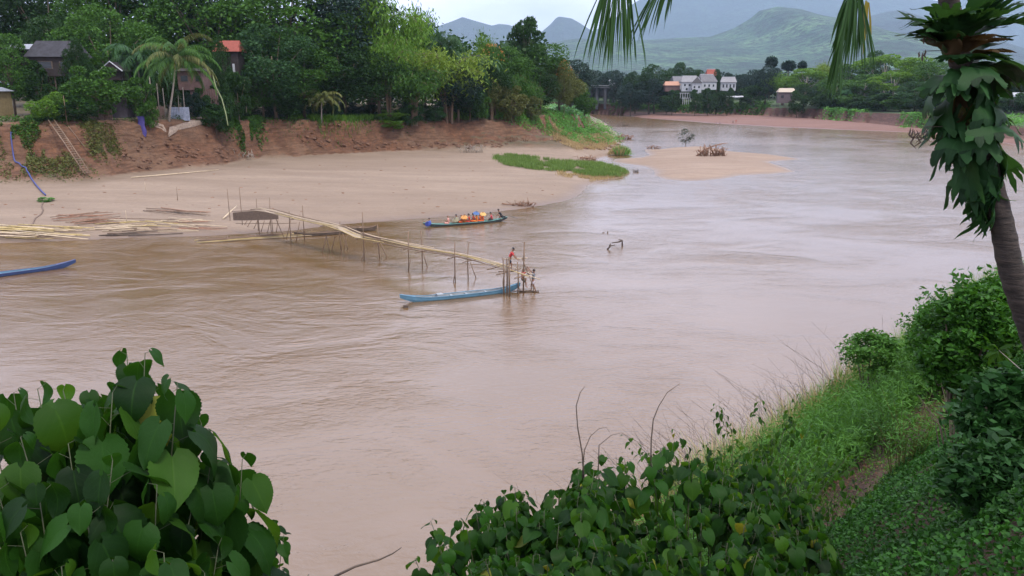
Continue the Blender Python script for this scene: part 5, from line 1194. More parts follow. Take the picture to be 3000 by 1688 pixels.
def seated(lean=.1, arms='lap', crouch=False):
    s, c = math.sin(lean), math.cos(lean); pv = np.array([0, 0, .12 if not crouch else .42]); up = np.array([0, s, c])
    J = dict(pelvis=pv, chest=pv + up * .38, neck=pv + up * .57, head=pv + up * .57 + np.array([0, .03 + .08 * s, .16]))
    for k, sx in (('L', -1), ('R', 1)):
        J['sh' + k] = J['chest'] + up * .09 + np.array([sx * .18, 0, 0]); J['hi' + k] = pv + np.array([sx * .11, .02, -.02])
        if crouch: J['kn' + k] = np.array([sx * .17, .34, .50]); J['an' + k] = np.array([sx * .15, .10 + .1 * sx, .07])
        else: J['kn' + k] = np.array([sx * .26, .38, .16]); J['an' + k] = np.array([sx * -.02, .34, .06])
        J['to' + k] = J['an' + k] + np.array([.02 * sx, .16, -.02])
        if arms == 'lap': J['el' + k] = J['sh' + k] + np.array([sx * .06, .08, -.26]); J['wr' + k] = J['sh' + k] + np.array([-sx * .04, .28, -.34])
        if arms == 'umb': J['el' + k] = J['sh' + k] + np.array([sx * .02, .16, -.18]); J['wr' + k] = J['sh' + k] + np.array([-sx * .14, .28, -.02])
        if arms == 'tiller': J['el' + k] = J['sh' + k] + np.array([sx * .05, .16, -.2]); J['wr' + k] = J['sh' + k] + np.array([sx * .02, .36, -.34])
        J['ha' + k] = J['wr' + k] + nrm(J['wr' + k] - J['el' + k]) * .07
    return J
RED = cloth((.42, .03, .035), 'red shirt cloth'); NAVY = cloth((.018, .02, .03), 'dark trouser cloth'); BRICK = cloth((.36, .10, .08), 'faded red cloth'); OLIV = cloth((.07, .07, .05), 'drab cloth'); GREY = cloth((.13, .15, .18), 'grey blue cloth'); LIL = cloth((.36, .33, .38), 'pale grey cloth')
# man on the deck, bending to the rail (facing right)
c = deck_at(1496); J = stand(.42, 'rail', .07, .03); J['face'] = (0, .8, -.6)
person(Vector((c[0] - .05, c[1] + .1, c[2] + .13)), R(-90), J, RED, NAVY, 'person in a red shirt and dark trousers bending over the end of the bamboo bridge', scale=1.14)
# man climbing beneath the deck
J = stand(.0, 'up', .16, .18); J['face'] = (0, .5, .8); q = P3(1523, 858); 
J['anL'] = np.array([-.1, .25, .35]); J['toL'] = np.array([-.1, .42, .33]); J['knL'] = np.array([-.12, .33, .72])
zf = ztop(q, 1527, 842); person(Vector((q[0] + .25, q[1] - .1, zf)), R(-70), J, BRICK, OLIV, 'person in a faded red top clinging under the end of the bamboo bridge', scale=1.05)
J = stand(-.12, 'up', .12, .03); J['face'] = (0, 1, .1); q = P3(1562, 855)
person(Vector((q[0], q[1], .05)), R(80), J, GREY, LIL, 'person in grey with pale knee trousers reaching up to the loose bamboo poles', scale=1.1)
MB_ = MB(); MB_.box((0, 0, 0), (1.7, .42, .07)); MB_.build('plank', WOODD, None, False, Vector((q[0] - .35, q[1], .04))); o = bpy.data.objects['plank']; tag(o, 'floating plank under the feet of the person in grey', 'plank')

# ------------------------------------------------------------------ boats
def boat(name, p0, p1, beam, side, hullm, insm, label, rise=.55, group='narrow wooden longboats', keelm=None, seats=6, freeb=.30, sternrise=None):
    """longboat with bow at p0 and stern at p1 (world, z=0)"""
    p0 = np.array(p0, float); p1 = np.array(p1, float); Ln = np.linalg.norm(p1 - p0); rz = math.atan2(*(p1 - p0)[[1, 0]]); e = empty(name, Vector(((p0[0] + p1[0]) / 2, (p0[1] + p1[1]) / 2, 0)), label, 'boat', group, rz)
    n = 25; t = np.linspace(0, 1, n); wd = beam / 2 * (np.sin(np.pi * (t * .97 + .015)) ** .85); sr = sternrise if sternrise is not None else rise
    zg = freeb + rise * np.clip(1 - t / .28, 0, 1) ** 1.8 + sr * np.clip((t - .75) / .25, 0, 1) ** 1.8; zk = -.15 + (rise * .92 + .2) * np.clip(1 - t / .18, 0, 1) ** 1.6 + (sr * .85 + .2) * np.clip((t - .85) / .15, 0, 1) ** 1.6
    x = (t - .5) * Ln
    def ring(k, off, zt):
        w_ = max(wd[k] - off, .01); zb = zk[k] + off * 1.2; return [(x[k], -w_, zt), (x[k], -w_ * .92, zb + (zt - zb) * .45), (x[k], -w_ * .6, zb + .02), (x[k], w_ * .6, zb + .02), (x[k], w_ * .92, zb + (zt - zb) * .45), (x[k], w_, zt)]
    def shell(off, mat, nm, flip, sub=lambda k: zg[k]):
        b = MB(); V = [];
        for k in range(n): V += ring(k, off, sub(k))
        Q = [(k * 6 + j, k * 6 + j + 1, k * 6 + 7 + j, k * 6 + 6 + j) for k in range(n - 1) for j in range(5)]
        if flip: Q = [q[::-1] for q in Q]
        b.add(V, Q + [(0, 5, 4, 1), (1, 4, 3, 2), (6 * n - 1, 6 * n - 6, 6 * n - 5, 6 * n - 2), (6 * n - 2, 6 * n - 5, 6 * n - 4, 6 * n - 3)]); return b.build(nm, mat, e, False)
    shell(0, hullm, 'hull', False); shell(.045, insm, 'inner_hull', True, lambda k: zg[k] - .012)
    b = MB()
    for sg in (-1, 1): b.tube([(x[k], sg * wd[k], zg[k] + .012) for k in range(n)], .035, 5)
    b.build('gunwale', side, e)
    for s in range(seats):
        u = .14 + .72 * s / max(1, seats - 1); k = int(u * (n - 1)); b = MB(); b.box((x[k], 0, freeb - .10), (.20, wd[k] * 1.86, .03)); b.build('seat', insm, e)
    for (k0, k1) in ((0, 3), (n - 4, n - 1)):
        b = MB(); V = []; 
        for k in range(k0, k1 + 1): V += [(x[k], -wd[k] * .9, zg[k] + .0), (x[k], wd[k] * .9, zg[k] + .0)]
        b.add(V, [(2 * i, 2 * i + 2, 2 * i + 3, 2 * i + 1) for i in range(k1 - k0)]); b.build('end_deck', side, e)
    return e
BLUE = simple('worn light blue paint', (.08, .19, .28), .55, .25, 2.5); BLUED = simple('dark blue paint', (.02, .045, .13), .5, .3, 2); TEAL = simple('teal paint', (.10, .26, .24), .55, .25, 2.5); GREYB = simple('grey boards', (.22, .25, .27), .8, .3, 3); BLUEV = simple('bright blue paint', (.035, .06, .17), .5, .25, 2)
boat('longboat', P3(1172, 889), P3(1524, 852), .95, BLUE, BLUE, GREYB, 'light blue longboat moored under the end of the bamboo bridge', .42)
bt = bpy.data.objects['longboat']
b = MB(); b.box((-1.9, .05, .30), (.5, .55, .30)); b.build('box', GREYB, bt)
q = P3(1189, 902); b = MB(); b.box((0, 0, .05), (.36, .26, .30)); b.tube([(-.2, 0, .2), (.2, 0, .2)], .05, 6); tag(b.build('float_block', WOODD, None, False, Vector(q)), 'small dark block floating beside the bow of the light blue longboat', 'float')
f0, f1 = P3(1240, 667), P3(1486, 648)
B2 = boat('longboat', f0, f1, 1.0, TEAL, HULLD, TEAL, 'green longboat carrying seated people in orange robes near the beach', .35, freeb=.24)
boat('longboat', P3(-290, 846), P3(224, 781), 1.0, BLUEV, BLUED, BLUE, 'deep blue longboat at the left edge of the river', .40)
boat('longboat', P3(1004, 676), P3(1104, 676), 1.2, WOOD, WOODD, WOOD, 'brown wooden boat moored at the edge of the beach behind the bridge', .25, seats=3, freeb=.42)
boat('longboat', P3(862, 694), P3(1046, 682), 1.0, WOODD, WOODD, WOOD, 'dark wooden longboat lying under the bamboo bridge by the raft', .25, seats=4)
# passengers
def onboat(px, off=0.0):
    u = (px - 1240) / (1486 - 1240); p = f0 + (f1 - f0) * u; return Vector((p[0] + off * .1, p[1] + off, .20))
GPp = 'people sitting in the green longboat'
ORG = cloth((.66, .19, .03), 'orange robe'); ORG2 = cloth((.58, .10, .025), 'deep orange robe'); MAR = cloth((.42, .05, .03), 'maroon robe'); PINK = cloth((.60, .30, .25), 'pale salmon robe'); CRM = cloth((.30, .32, .22), 'khaki cloth'); BLK = cloth((.012, .012, .016), 'black cloth')
def umbrella(loc, mat, label, r=.55, tilt=(0, 0), h=.55):
    e = empty('umbrella', loc, label, 'umbrella', 'umbrellas held in the green longboat'); e.rotation_euler = (tilt[0], tilt[1], 0)
    b = MB(); V = [(0, 0, h + .24)]; n = 16; Q = []; T = []
    for k in range(1, 5):
        for j in range(n): a = j * 2 * math.pi / n; rr_ = r * k / 4; sc_ = 1 - .05 * (j % 2) * k / 4; V.append((rr_ * math.cos(a) * sc_, rr_ * math.sin(a) * sc_, h + .24 - .30 * (k / 4) ** 1.8))
    T = [(0, 1 + j, 1 + (j + 1) % n) for j in range(n)]; Q = [(1 + (k - 1) * n + j, 1 + (k - 1) * n + (j + 1) % n, 1 + k * n + (j + 1) % n, 1 + k * n + j) for k in range(1, 4) for j in range(n)]
    V2 = np.array(V) - np.array([0, 0, .012]); b.add(V, [q[::-1] for q in Q], [t[::-1] for t in T]); b.add(V2, Q, T); b.build('canopy', mat, e, True)
    b = MB(); b.tube([(0, 0, -.1), (0, 0, h + .30)], .012, 6); b.build('shaft', WOODD, e)
    for j in range(0, n, 2): a = j * 2 * math.pi / n; MB().tube([(0, 0, h + .05), (r * .95 * math.cos(a), r * .95 * math.sin(a), h - .05)], .006, 4, False).build('rib', WOODD, e)
    return e
UO = cloth((.55, .27, .08), 'amber umbrella cloth'); UB = cloth((.07, .14, .30), 'navy umbrella cloth'); UV_ = cloth((.02, .04, .20), 'royal blue umbrella cloth'); UY = cloth((.62, .36, .12), 'light orange umbrella cloth'); UG = cloth((.22, .20, .13), 'khaki umbrella cloth')
ppl = [(1312, 0, PINK, PINK, 90, 'person in a pale salmon robe sitting alone towards the bow of the green boat'), (1336, .1, CRM, CRM, 80, 'dark haired person in khaki sitting behind the salmon robed one'),
       (1352, .0, ORG2, ORG2, 95, 'person in a deep orange robe just left of the amber umbrella'), (1361, .15, ORG, ORG, 85, 'person in an orange robe under the amber umbrella'), (1373, .0, MAR, MAR, 90, 'person in a dark orange robe right of the amber umbrella'),
       (1386, .12, MAR, ORG2, 100, 'person in a dark red robe under the navy umbrella'), (1395, -.1, ORG, ORG, 80, 'person in a bright orange robe sitting beside the navy umbrella'), (1406, .0, ORG2, ORG2, 90, 'person in an orange robe under the light orange umbrella'),
       (1414, -.05, ORG2, ORG2, 85, 'last robed person of the crowded middle of the boat'), (1440, 0, cloth((.42, .05, .07), 'crimson cloth'), BLK, 90, 'person in a crimson shirt sitting apart in front of the steersman')]
for px, off, tp, bt_, rz, lab in ppl:
    J = seated(rng.uniform(0, .2)); person(onboat(px, off), R(rz), J, tp, bt_, lab, GPp, robe=True, fingers=True, scale=1.18, hair=px in (1336, 1440, 1373, 1386))
J = seated(.55, 'tiller', True); person(onboat(1470), R(90), J, BLK, BLK, 'person in black crouching at the stern of the green boat', GPp, scale=1.2)
J = seated(.3, 'umb'); person(onboat(1262), R(90), J, cloth((.06, .12, .35), 'blue cloth'), NAVY, 'person in blue hidden behind the royal blue umbrella at the bow', GPp)
umbrella(onboat(1258, -.25) + Vector((0, 0, -.05)), UV_, 'royal blue umbrella tilted at the bow of the green boat', .42, (R(40), R(-15)), .55)
umbrella(onboat(1358, -.1) + Vector((0, 0, .2)), UO, 'amber umbrella in the middle of the green boat', .44, (R(24), 0), .66)
umbrella(onboat(1391, .1) + Vector((0, 0, .55)), UB, 'navy blue umbrella, the highest in the green boat', .44, (R(15), R(8)), .62)
umbrella(onboat(1411, .2) + Vector((0, 0, .4)), UY, 'light orange umbrella behind the orange robed people', .44, (R(20), R(5)), .62)
umbrella(onboat(1332, .25) + Vector((0, 0, .1)), UG, 'khaki umbrella near the bow, behind the dark haired person', .45, (R(25), R(-5)), .4)
o = MB(); o.tube([(0, 0, .1), (.7, 0, .35), (2.0, 0, -.1)], .03, 5); o.box((0, 0, .22), (.4, .3, .3)); o.build('motor', HULLD, B2, False, Vector((np.linalg.norm(f1 - f0) / 2 - .5, 0, .35)))
# bamboo raft
rp = [P3(612, 708), P3(880, 690)]
e = empty('bamboo_raft', Vector(rp[0]), 'long narrow raft of bamboo poles floating beside the beach under the bridge', 'raft'); dr = rp[1] - rp[0]; pr = nrm(np.array([-dr[1], dr[0], 0.]))
for k in range(14):
    a = rng.uniform(-.15, .2); b_ = rng.uniform(.75, 1.35); o = (k - 7) * .13 + rng.normal(0, .08); fan = rng.normal(0, .35); lev = .06 + .10 * (k % 3)
    p = dr * a + pr * (o - fan) + np.array([0, 0, lev]); q = dr * b_ + pr * (o + fan * .4) + np.array([0, 0, lev + .04]); MB().tube([p, (p + q) / 2 + np.array([0, 0, .03]), q], [.05, .045, .035], 6).build('pole', [BAM_P, BAM_Y, BAM_B][k % 3], e, True)
for u in (.2, .5, .9): MB().tube([dr * u - pr * .8 + np.array([0, 0, .32]), dr * u + pr * .9 + np.array([0, 0, .32])], .04, 6).build('lashing_pole', BAM_B, e, True)

# ------------------------------------------------------------------ bamboo poles stacked on the beach
def pole(p, q, r, mat, label, group, cat='bamboo pole', name='bamboo_pole'):
    p = np.array(p); q = np.array(q); m_ = (p + q) / 2; b = MB(); k = rng.normal(0, .03); b.tube([p - p, (q - p) * .5 + np.array([0, 0, k]), q - p], [r, r * .9, r * .6], 6); o = b.build(name, mat, None, True, Vector(p)); return tag(o, label, cat, group)
def pile(n, cx, cy, sx, sy, ln, slope, sd_, r, mats, label, group, stack=.35):
    for k in range(n):
        px = cx + rng.uniform(-sx, sx); py = cy + rng.uniform(-sy, sy); l = ln * rng.uniform(.6, 1.2); a = slope + rng.normal(0, sd_); h = hit(np.array([px - l / 2, px + l / 2]), np.array([py - a * l / 2, py + a * l / 2]))
        if np.isnan(h).any(): continue
        z = np.maximum(h[:, 2], .0) + r + rng.uniform(0, stack); h[:, 2] = z.max(); h[0, 2] += rng.normal(0, .03); pole(h[0], h[1], r * rng.uniform(.8, 1.25), mats[int(rng.integers(len(mats)))], label, group)
pile(46, 90, 692, 95, 17, 200, .06, .05, .075, [BAM_Y, BAM_Y, BAM_P, BAM_B], 'yellow bamboo pole in the big heap at the left end of the beach', 'poles in the yellow heap')
pile(24, 265, 648, 60, 15, 130, -.10, .07, .045, [BAM_R, BAM_R, BAM_B], 'thin reddish pole in the brown heap above the yellow one', 'poles in the reddish heap', .3)
pile(30, 400, 665, 90, 17, 130, .02, .09, .05, [BAM_P, BAM_P, BAM_B, BAM_Y], 'pale pole scattered on the sand in the middle of the left beach', 'poles scattered mid beach', .12)
pile(22, 550, 666, 70, 16, 110, .03, .06, .05, [BAM_P, BAM_R, BAM_B, BAM_P], 'pole lying on the sand just left of the bridge landing', 'poles left of the bridge', .12)
pile(9, 530, 628, 50, 7, 150, .12, .03, .055, [BAM_B, WOODD, BAM_R], 'dark pole in the long thin bundle farthest up the sand', 'poles of the dark bundle', .1)
pile(6, 390, 690, 70, 5, 150, -.06, .03, .06, [BAM_B, WOODD], 'dark pole lying along the water line', 'poles along the water line', .02)
h = hit(np.array([654, 696]), np.array([644, 626])); pole(h[0] + [0, 0, .1], h[1] + [0, 0, .9], .10, BAM_P, 'pale plank ramp leading up to the bridge landing', None, 'ramp', 'ramp_plank')
h = hit(np.array([385, 640]), np.array([524, 501])); pole(h[0] + [0, 0, .15], h[1] + [0, 0, .15], .10, BAM_P, 'long pale pole lying along the foot of the cliff', None)
def stake(px, py, top, r, mat, label, name='stake', cat='stake', group=None, lean=0.0, Y=None):
    p = hit1(px, py) if Y is None else atY(px, py, Y); zt = atY(px, top, p.y).z; b = MB(); H = zt - p.z; b.tube([(0, 0, -.3), (lean * .5, 0, H * .5), (lean, 0, H)], [r, r * .9, r * .7], 7); o = b.build(name, mat, None, True, p); return tag(o, label, cat, group)
stake(521, 590, 548, .035, BAM_B, 'single thin stake standing in the sand left of the bridge'); stake(427, 560, 532, .03, BAM_P, 'faint pale stake standing in the sand near the long pale pole')
stake(372, 655, 617, .03, BAM_P, 'small pale stake behind the scattered poles'); stake(198, 372, 280, .06, BAM_B, 'pale upright pole at the cliff top above the ladder')
for k, (px, py, top, lab) in enumerate([(430, 325, 258, 'pale post left of the group under the dark tree'), (448, 328, 222, 'tall grey post second from the left under the dark tree'), (466, 322, 245, 'short pale post behind the coconut palm trunk'), (484, 335, 258, 'leaning pale post touching the coconut palm trunk'), (541, 325, 256, 'pale post in front of the pink walled house'), (722, 325, 230, 'slim grey trunk like post right of the red roofed house'), (524, 322, 280, 'thin pale post above the corrugated fence')]):
    stake(px, py, top, .10 if k < 6 else .06, BARKP, lab, 'post', 'post', 'pale posts on the cliff top', rng.normal(0, .15), topY(px) + 1 if k < 5 or k == 6 else 170)
# bent young trunk leaning out from the bank
P = [atY(620, 205, 158), atY(632, 255, 157), atY(650, 290, 155), atY(662, 335, 152), atY(668, 368, 150)]; o0 = P[-1]; b = MB(); b.tube([p - o0 for p in P[::-1]], [.10, .11, .13, .16, .14], 6); tag(b.build('bent_trunk', simple('pale green stem', (.13, .16, .07), .7, .3, 2), None, True, o0), 'thin pale green trunk leaning over the overgrown gully', 'trunk')

# ------------------------------------------------------------------ cliff side things
def slab(pts, thick, label, name='concrete_slab', cat='slab', mat=None):
    P = [np.array(hit1(a, b_)) for a, b_ in pts]; c = np.mean(P, 0); b = MB(); n = len(P); V = [p - c + np.array([0, -.3, .35]) for p in P] + [p - c + np.array([0, -.3, .35 - thick]) for p in P]
    me_V = np.array(V); F = [tuple(range(n))]; bmQ = [(k, n + k, n + (k + 1) % n, (k + 1) % n) for k in range(n)]
    tri = [(0, k, k + 1) for k in range(1, n - 1)] + [(n, n + k + 1, n + k) for k in range(1, n - 1)]; b.add(me_V, bmQ, tri); return tag(b.build(name, mat or simple('pale broken concrete', (.27, .21, .165), .9, .4, 3), None, False, Vector(c)), label, cat)
slab([(415, 352), (432, 350), (450, 372), (490, 392), (484, 398), (448, 388), (425, 372)], .4, 'narrow broken slab sliding down the cliff above the blue cloth')
slab([(500, 388), (545, 372), (600, 368), (603, 374), (570, 388), (530, 402), (496, 400)], .45, 'larger pale broken slab lying flat on the cliff')
slab([(560, 362), (590, 345), (600, 360), (575, 370), (550, 378)], .4, 'tilted pale slab just above the larger broken one')
# blue cloth hanging on the cliff
p = np.array(hit1(424, 400)); b = MB(); V = []; n = 12
for k in range(n):
    for j in range(5): z = 3.6 * (1 - k / (n - 1)) - 1.4; V.append((j * .32 - .64 + .12 * math.sin(k * .9), -.9 + .14 * math.sin(j * 2.4 + k * .7) + .02 * k, z))
V2 = [(a, b_ + .05, c) for a, b_, c in V]; Q = [(k * 5 + j, k * 5 + j + 1, (k + 1) * 5 + j + 1, (k + 1) * 5 + j) for k in range(n - 1) for j in range(4)]; b.add(V, Q); b.add(V2, [q[::-1] for q in Q]); tag(b.build('hanging_cloth', cloth((.07, .06, .24), 'violet blue cloth'), None, True, Vector(p)), 'violet blue cloth hanging down the cliff below the broken slab', 'cloth')
# blue hose
def draped(pts, r, mat, name, label, cat, lift=.12):
    q = np.array(pts, float); u = np.linspace(0, 1, 40); k = np.linspace(0, 1, len(q)); xs = np.interp(u, k, q[:, 0]); ys = np.interp(u, k, q[:, 1]); h = hit(xs, ys); h = h[~np.isnan(h[:, 0])]; h[:, 2] += lift
    for _ in range(2): h[1:-1] = (h[:-2] + h[1:-1] * 2 + h[2:]) / 4
    b = MB(); b.tube(h - h[0], r, 6); return tag(b.build(name, mat, None, True, Vector(h[0])), label, cat)
draped([(45, 448), (40, 462), (44, 480), (62, 492), (78, 502), (84, 520), (100, 540), (118, 560), (134, 577)], .11, cloth((.05, .065, .20), 'blue hose plastic'), 'water_hose', 'blue hose running down the bank to the sand at the left', 'hose', .2)
draped([(127, 595), (122, 605), (127, 620), (120, 632), (102, 645), (96, 660), (90, 672)], .10, simple('damp dark sand', (.13, .09, .065), .8), 'drainage_runnel', 'dark damp runnel in the sand below the green tuft', 'runnel', .02)
tree(133, hit1(133, 592).y, 576, 50, 'r1', F_LIME, 'small tuft of green leaves on the sand at the end of the blue hose', None, 'plant', 'leafy_tuft', base=hit1(133, 592).z)
# ladder down the bank
a0, a1 = np.array(hit1(155, 372)), np.array(hit1(262, 532)); e = empty('ladder', Vector(a1), 'long bamboo ladder laid down the eroded bank at the left', 'ladder'); dl = a0 - a1; dl = dl + np.array([0, 0, .0]); sx = nrm(np.array([dl[1], -dl[0], 0.])) * .8; off = np.array([0, -.2, .7])
for sg in (-.55, .55): MB().tube([off + sx * sg, off + dl * .5 + sx * sg + np.array([0, -.3, .5]), off + dl + sx * sg], .10, 6).build('rail', BAM_B, e, True)
for k in range(24): u = k / 26 + .02; c = off + dl * u + np.array([0, -.3, .5]) * (1 - abs(2 * u - 1)); MB().tube([c - sx * .62, c + sx * .62], .07, 5).build('rung', BAM_B, e)
for (q0, q1, lab) in [((185, 400), (240, 500), 'loose bamboo pole lying right of the ladder, nearer one'), ((205, 410), (272, 470), 'loose bamboo pole lying right of the ladder, farther one')]:
    h = hit(np.array([q0[0], q1[0]], float), np.array([q0[1], q1[1]], float)); pole(h[0] + [0, 0, .5], h[1] + [0, 0, .3], .06, BAM_B, lab, None)
# stick fence on the cliff edge
h0, h1 = np.array(hit1(1212, 346)), np.array(hit1(1262, 344)); e = empty('stick_fence', Vector(h0), 'low fence of pale horizontal sticks at the cliff edge', 'fence')
for k in range(4): MB().tube([np.array([0, -.2, .3 + k * .38]), h1 - h0 + np.array([0, -.2, .25 + k * .38])], .05, 5).build('rail', BAM_P, e)
for k in range(4): MB().tube([(h1 - h0) * k / 3 + np.array([0, 0, -.2]), (h1 - h0) * k / 3 + np.array([0, 0, 1.7])], .06, 5).build('post', BAM_B, e)

# ------------------------------------------------------------------ houses
GLASS = simple('dark window glass', (.02, .025, .03), .2, .2)
def house(px, py_base, Y, w_, d_, hw, hr, rz, wm, rm, label, wins=(), stilts=0, door=True, ov=.5, group=None, name='house', gable=False, trim=None, base=None):
    p = atY(px, py_base, Y); z0 = p.z if base is None else base; e = empty(name, (p.x, Y, z0), label, 'house', group, rz); b = MB(); b.box((0, 0, stilts + hw / 2), (w_, d_, hw)); b.build('wall', wm, e)
    b = MB(); x, y, zt = w_ / 2 + ov, d_ / 2 + ov, stilts + hw; t = .12
    if gable: V = [(-x, -y, zt + .02), (x, -y, zt + .02), (x, y, zt + .02), (-x, y, zt + .02), (0, -y, zt + hr), (0, y, zt + hr)]; T = [(0, 1, 4), (2, 3, 5)]; Q = [(0, 4, 5, 3), (1, 2, 5, 4), (0, 3, 2, 1)]
    else: V = [(-x, -y, zt + .02), (x, -y, zt + .02), (x, y, zt + .02), (-x, y, zt + .02), (-x * .8, 0, zt + hr), (x * .8, 0, zt + hr)]; T = [(0, 4, 3), (1, 2, 5)]; Q = [(0, 1, 5, 4), (2, 3, 4, 5), (0, 3, 2, 1)]
    b.add(V, Q, T); b.build('roof', rm, e)
    if trim:
        b = MB()
        if gable: b.tube([(-x, -y - .03, zt), (0, -y - .03, zt + hr + .05), (x, -y - .03, zt)], .13, 4)
        else: b.tube([(-x * .8, 0, zt + hr + .05), (x * .8, 0, zt + hr + .05)], .14, 5)
        b.build('ridge_trim', trim, e)
    for (wx, wz, ww, wh) in wins:
        b = MB(); b.box((wx, -d_ / 2 - .02, stilts + wz), (ww, .08, wh)); f = b.build('window', trim or WOODD, e); b = MB(); b.box((wx, -d_ / 2 - .055, stilts + wz), (ww * .84, .04, wh * .84)); b.build('pane', GLASS, f)
    if stilts:
        for sx_ in (-1, 0, 1):
            for sy_ in (-1, 1): MB().tube([(sx_ * w_ * .45, sy_ * d_ * .42, -1), (sx_ * w_ * .45, sy_ * d_ * .42, stilts)], .13, 6).build('stilt', WOODD, e)
    return e
def tiles(name, col):
    m, N, L, B = newmat(name); tc = N.new('ShaderNodeTexCoord'); br = N.new('ShaderNodeTexBrick'); br.inputs['Scale'].default_value = 2.5; br.inputs['Color1'].default_value = (*col, 1); br.inputs['Color2'].default_value = (*[c * .7 for c in col], 1); br.inputs['Mortar'].default_value = (*[c * .35 for c in col], 1); L.new(tc.outputs['Object'], br.inputs[0])
    L.new(mixc(N, L, ramp(N, L, noise(N, L, tc.outputs['Object'], .8, 5), [(.4, 0), (.7, .5)]), br.outputs[0], [c * .5 for c in col]), B.inputs['Base Color']); B.inputs['Roughness'].default_value = .85; return m
RT_G = tiles('grey roof tiles', (.16, .16, .17)); RT_GL = tiles('pale grey roof tiles', (.27, .27, .28)); RT_R = tiles('red roof tiles', (.30, .07, .045)); RT_O = tiles('orange clay roof', (.48, .26, .17)); TIN = simple('corrugated tin', (.20, .22, .25), .5, .35, 4); W_W = simple('white plaster', (.33, .35, .37), .8, .3, 1.5); W_P = simple('pinkish brown wall', (.10, .06, .055), .85, .35, 1.5); W_D = simple('dark timber wall', (.020, .014, .014), .85, .4, 3); THA = simple('pale thatch', (.36, .31, .24), .9, .3, 4)
GHl = 'houses on the left bank'
house(77, 190, 150, 3.6, 4, 2.6, 1.0, 0, W_D, TIN, 'small dark house with a tilted grey tin roof at the left', group=GHl, base=None)
house(185, 262, 150, 8.0, 6, 3.3, 2.9, R(4), W_D, simple('dark sheet roof', (.022, .022, .028), .85, .7, 1.2), 'dark stilt house with a grey tin roof edge among the trees', [(-1.5, 1.9, 3.4, 1.4), (2.4, 1.9, 2.2, 1.4)], group=GHl, stilts=2.3, trim=None)
house(346, 235, 156, 3.4, 4, 1.6, 1.7, 0, W_D, W_D, 'small dark house with pale edged gable behind the bushes', group=GHl, gable=True, trim=W_W)
house(574, 264, 163, 4.9, 4.5, 3.6, .6, R(-3), W_P, W_D, 'pinkish brown house with two dark square windows', [(-1.1, 2.2, 1.6, 1.2), (1.7, 2.2, 1.2, 1.2)], group=GHl)
house(680, 226, 172, 4.4, 5, 5.0, 2.3, R(3), W_D, RT_R, 'dark house with a bright red tiled roof between the trees', [(-1.2, 2.0, 1.0, 2.4)], group=GHl)
p = atY(687, 224, 169.2); b = MB(); b.box((0, 0, 1.25), (.4, .3, 2.5)); tag(b.build('door_curtain', W_W, None, False, p), 'narrow white curtain on the front of the red roofed house', 'curtain')
house(363, 345, 146, 2.9, 3, 4.6, .5, 0, simple('grey violet boards', (.07, .06, .075), .85, .3, 2), W_D, 'dark narrow shack at the cliff top beside the bush', [(0, 3.6, 1.8, .9)], group=GHl)
house(-20, 352, 140, 5.0, 4, 4.8, .7, 0, simple('ochre bamboo boards', (.17, .13, .06), .85, .35, 3), TIN, 'ochre bamboo walled shed at the left edge of the cliff top', group=GHl)
def corr(px0, px1, py, top, Y, mat, label):
    a, c = atY(px0, py, Y), atY(px1, py, Y); H = atY(px0, top, Y).z - a.z; n = 40; V = []
    for k in range(n + 1):
        x = (c.x - a.x) * k / n
        for z in (-.5, H): V += [(x, .05 * math.sin(k * 1.9), z), (x, .05 * math.sin(k * 1.9) + .03, z)]
    Q = []
    for k in range(n): i = 4 * k; Q += [(i, i + 4, i + 6, i + 2), (i + 1, i + 3, i + 7, i + 5), (i + 2, i + 6, i + 7, i + 3)]
    b = MB(); b.add(V, Q); return tag(b.build('corrugated_fence', mat, None, False, a), label, 'fence')
Yf = topY(520) + 1.5
corr(498, 556, 346, 314, Yf, simple('pale blue tin', (.30, .34, .42), .5, .35, 2), 'pale bluish corrugated tin fence at the foot of the coconut palm'); corr(438, 484, 346, 312, Yf + .4, simple('tan rusty tin', (.24, .16, .12), .7, .35, 2), 'tan rusty tin fence left of the coconut palm'); corr(268, 330, 348, 320, 141, simple('rusty tin sheet', (.17, .11, .085), .7, .35, 2), 'low rusty tin fence left of the dark shack')
for a in [(645, 168, 95, 60, 'b1', F_DARK, 'dark leafy tree overlapping the left half of the red roof'), (215, 146, 112, 90, 'b2', F_DARK, 'dark leafy tree covering the right half of the stilt house'), (640, 160, 232, 75, 'r0', F_DARK, 'dark bush right of the pink walled house'), (690, 166, 205, 85, 'r1', F_DARK, 'dark bush hiding the foot of the red roofed house'), (250, 147, 150, 80, 'b1', F_DARK, 'dark young tree in front of the stilt house roof'), (95, 146, 170, 70, 'r1', F_DARK, 'dark bush between the small tin roof and the stilt house'), (160, 143, 235, 90, 'r0', F_DARK, 'dark bush below the veranda of the stilt house'), (585, 159, 248, 60, 'r0', F_DARK, 'low dark bush under the windows of the pink walled house')]: tree(*a, GS, 'bush', 'bush')
corr(560, 640, 300, 262, 161, W_P, 'brownish wall below the pink walled house, half hidden by leaves')
GHf = 'houses on the far bank'
house(1967, 268, 455, 8, 6, 3.2, 2.2, 0, W_P, RT_O, 'low house with a faded orange roof, leftmost on the far bank', group=GHf)
house(1986, 262, 466, 8, 8, 4.2, 3.0, R(10), W_W, RT_G, 'dark grey roofed house behind the orange roofed one', group=GHf)
house(2018, 268, 452, 8.4, 7, 5.0, 3.2, R(-8), W_W, RT_GL, 'pale grey roofed house with many windows, centre of the far houses', [(-2.5, 3.4, 1.2, 1.3), (0, 3.4, 1.2, 1.3), (2.5, 3.4, 1.2, 1.3), (-1.5, 1.2, 1.2, 1.3), (1.5, 1.2, 1.2, 1.3)], group=GHf, trim=W_W)
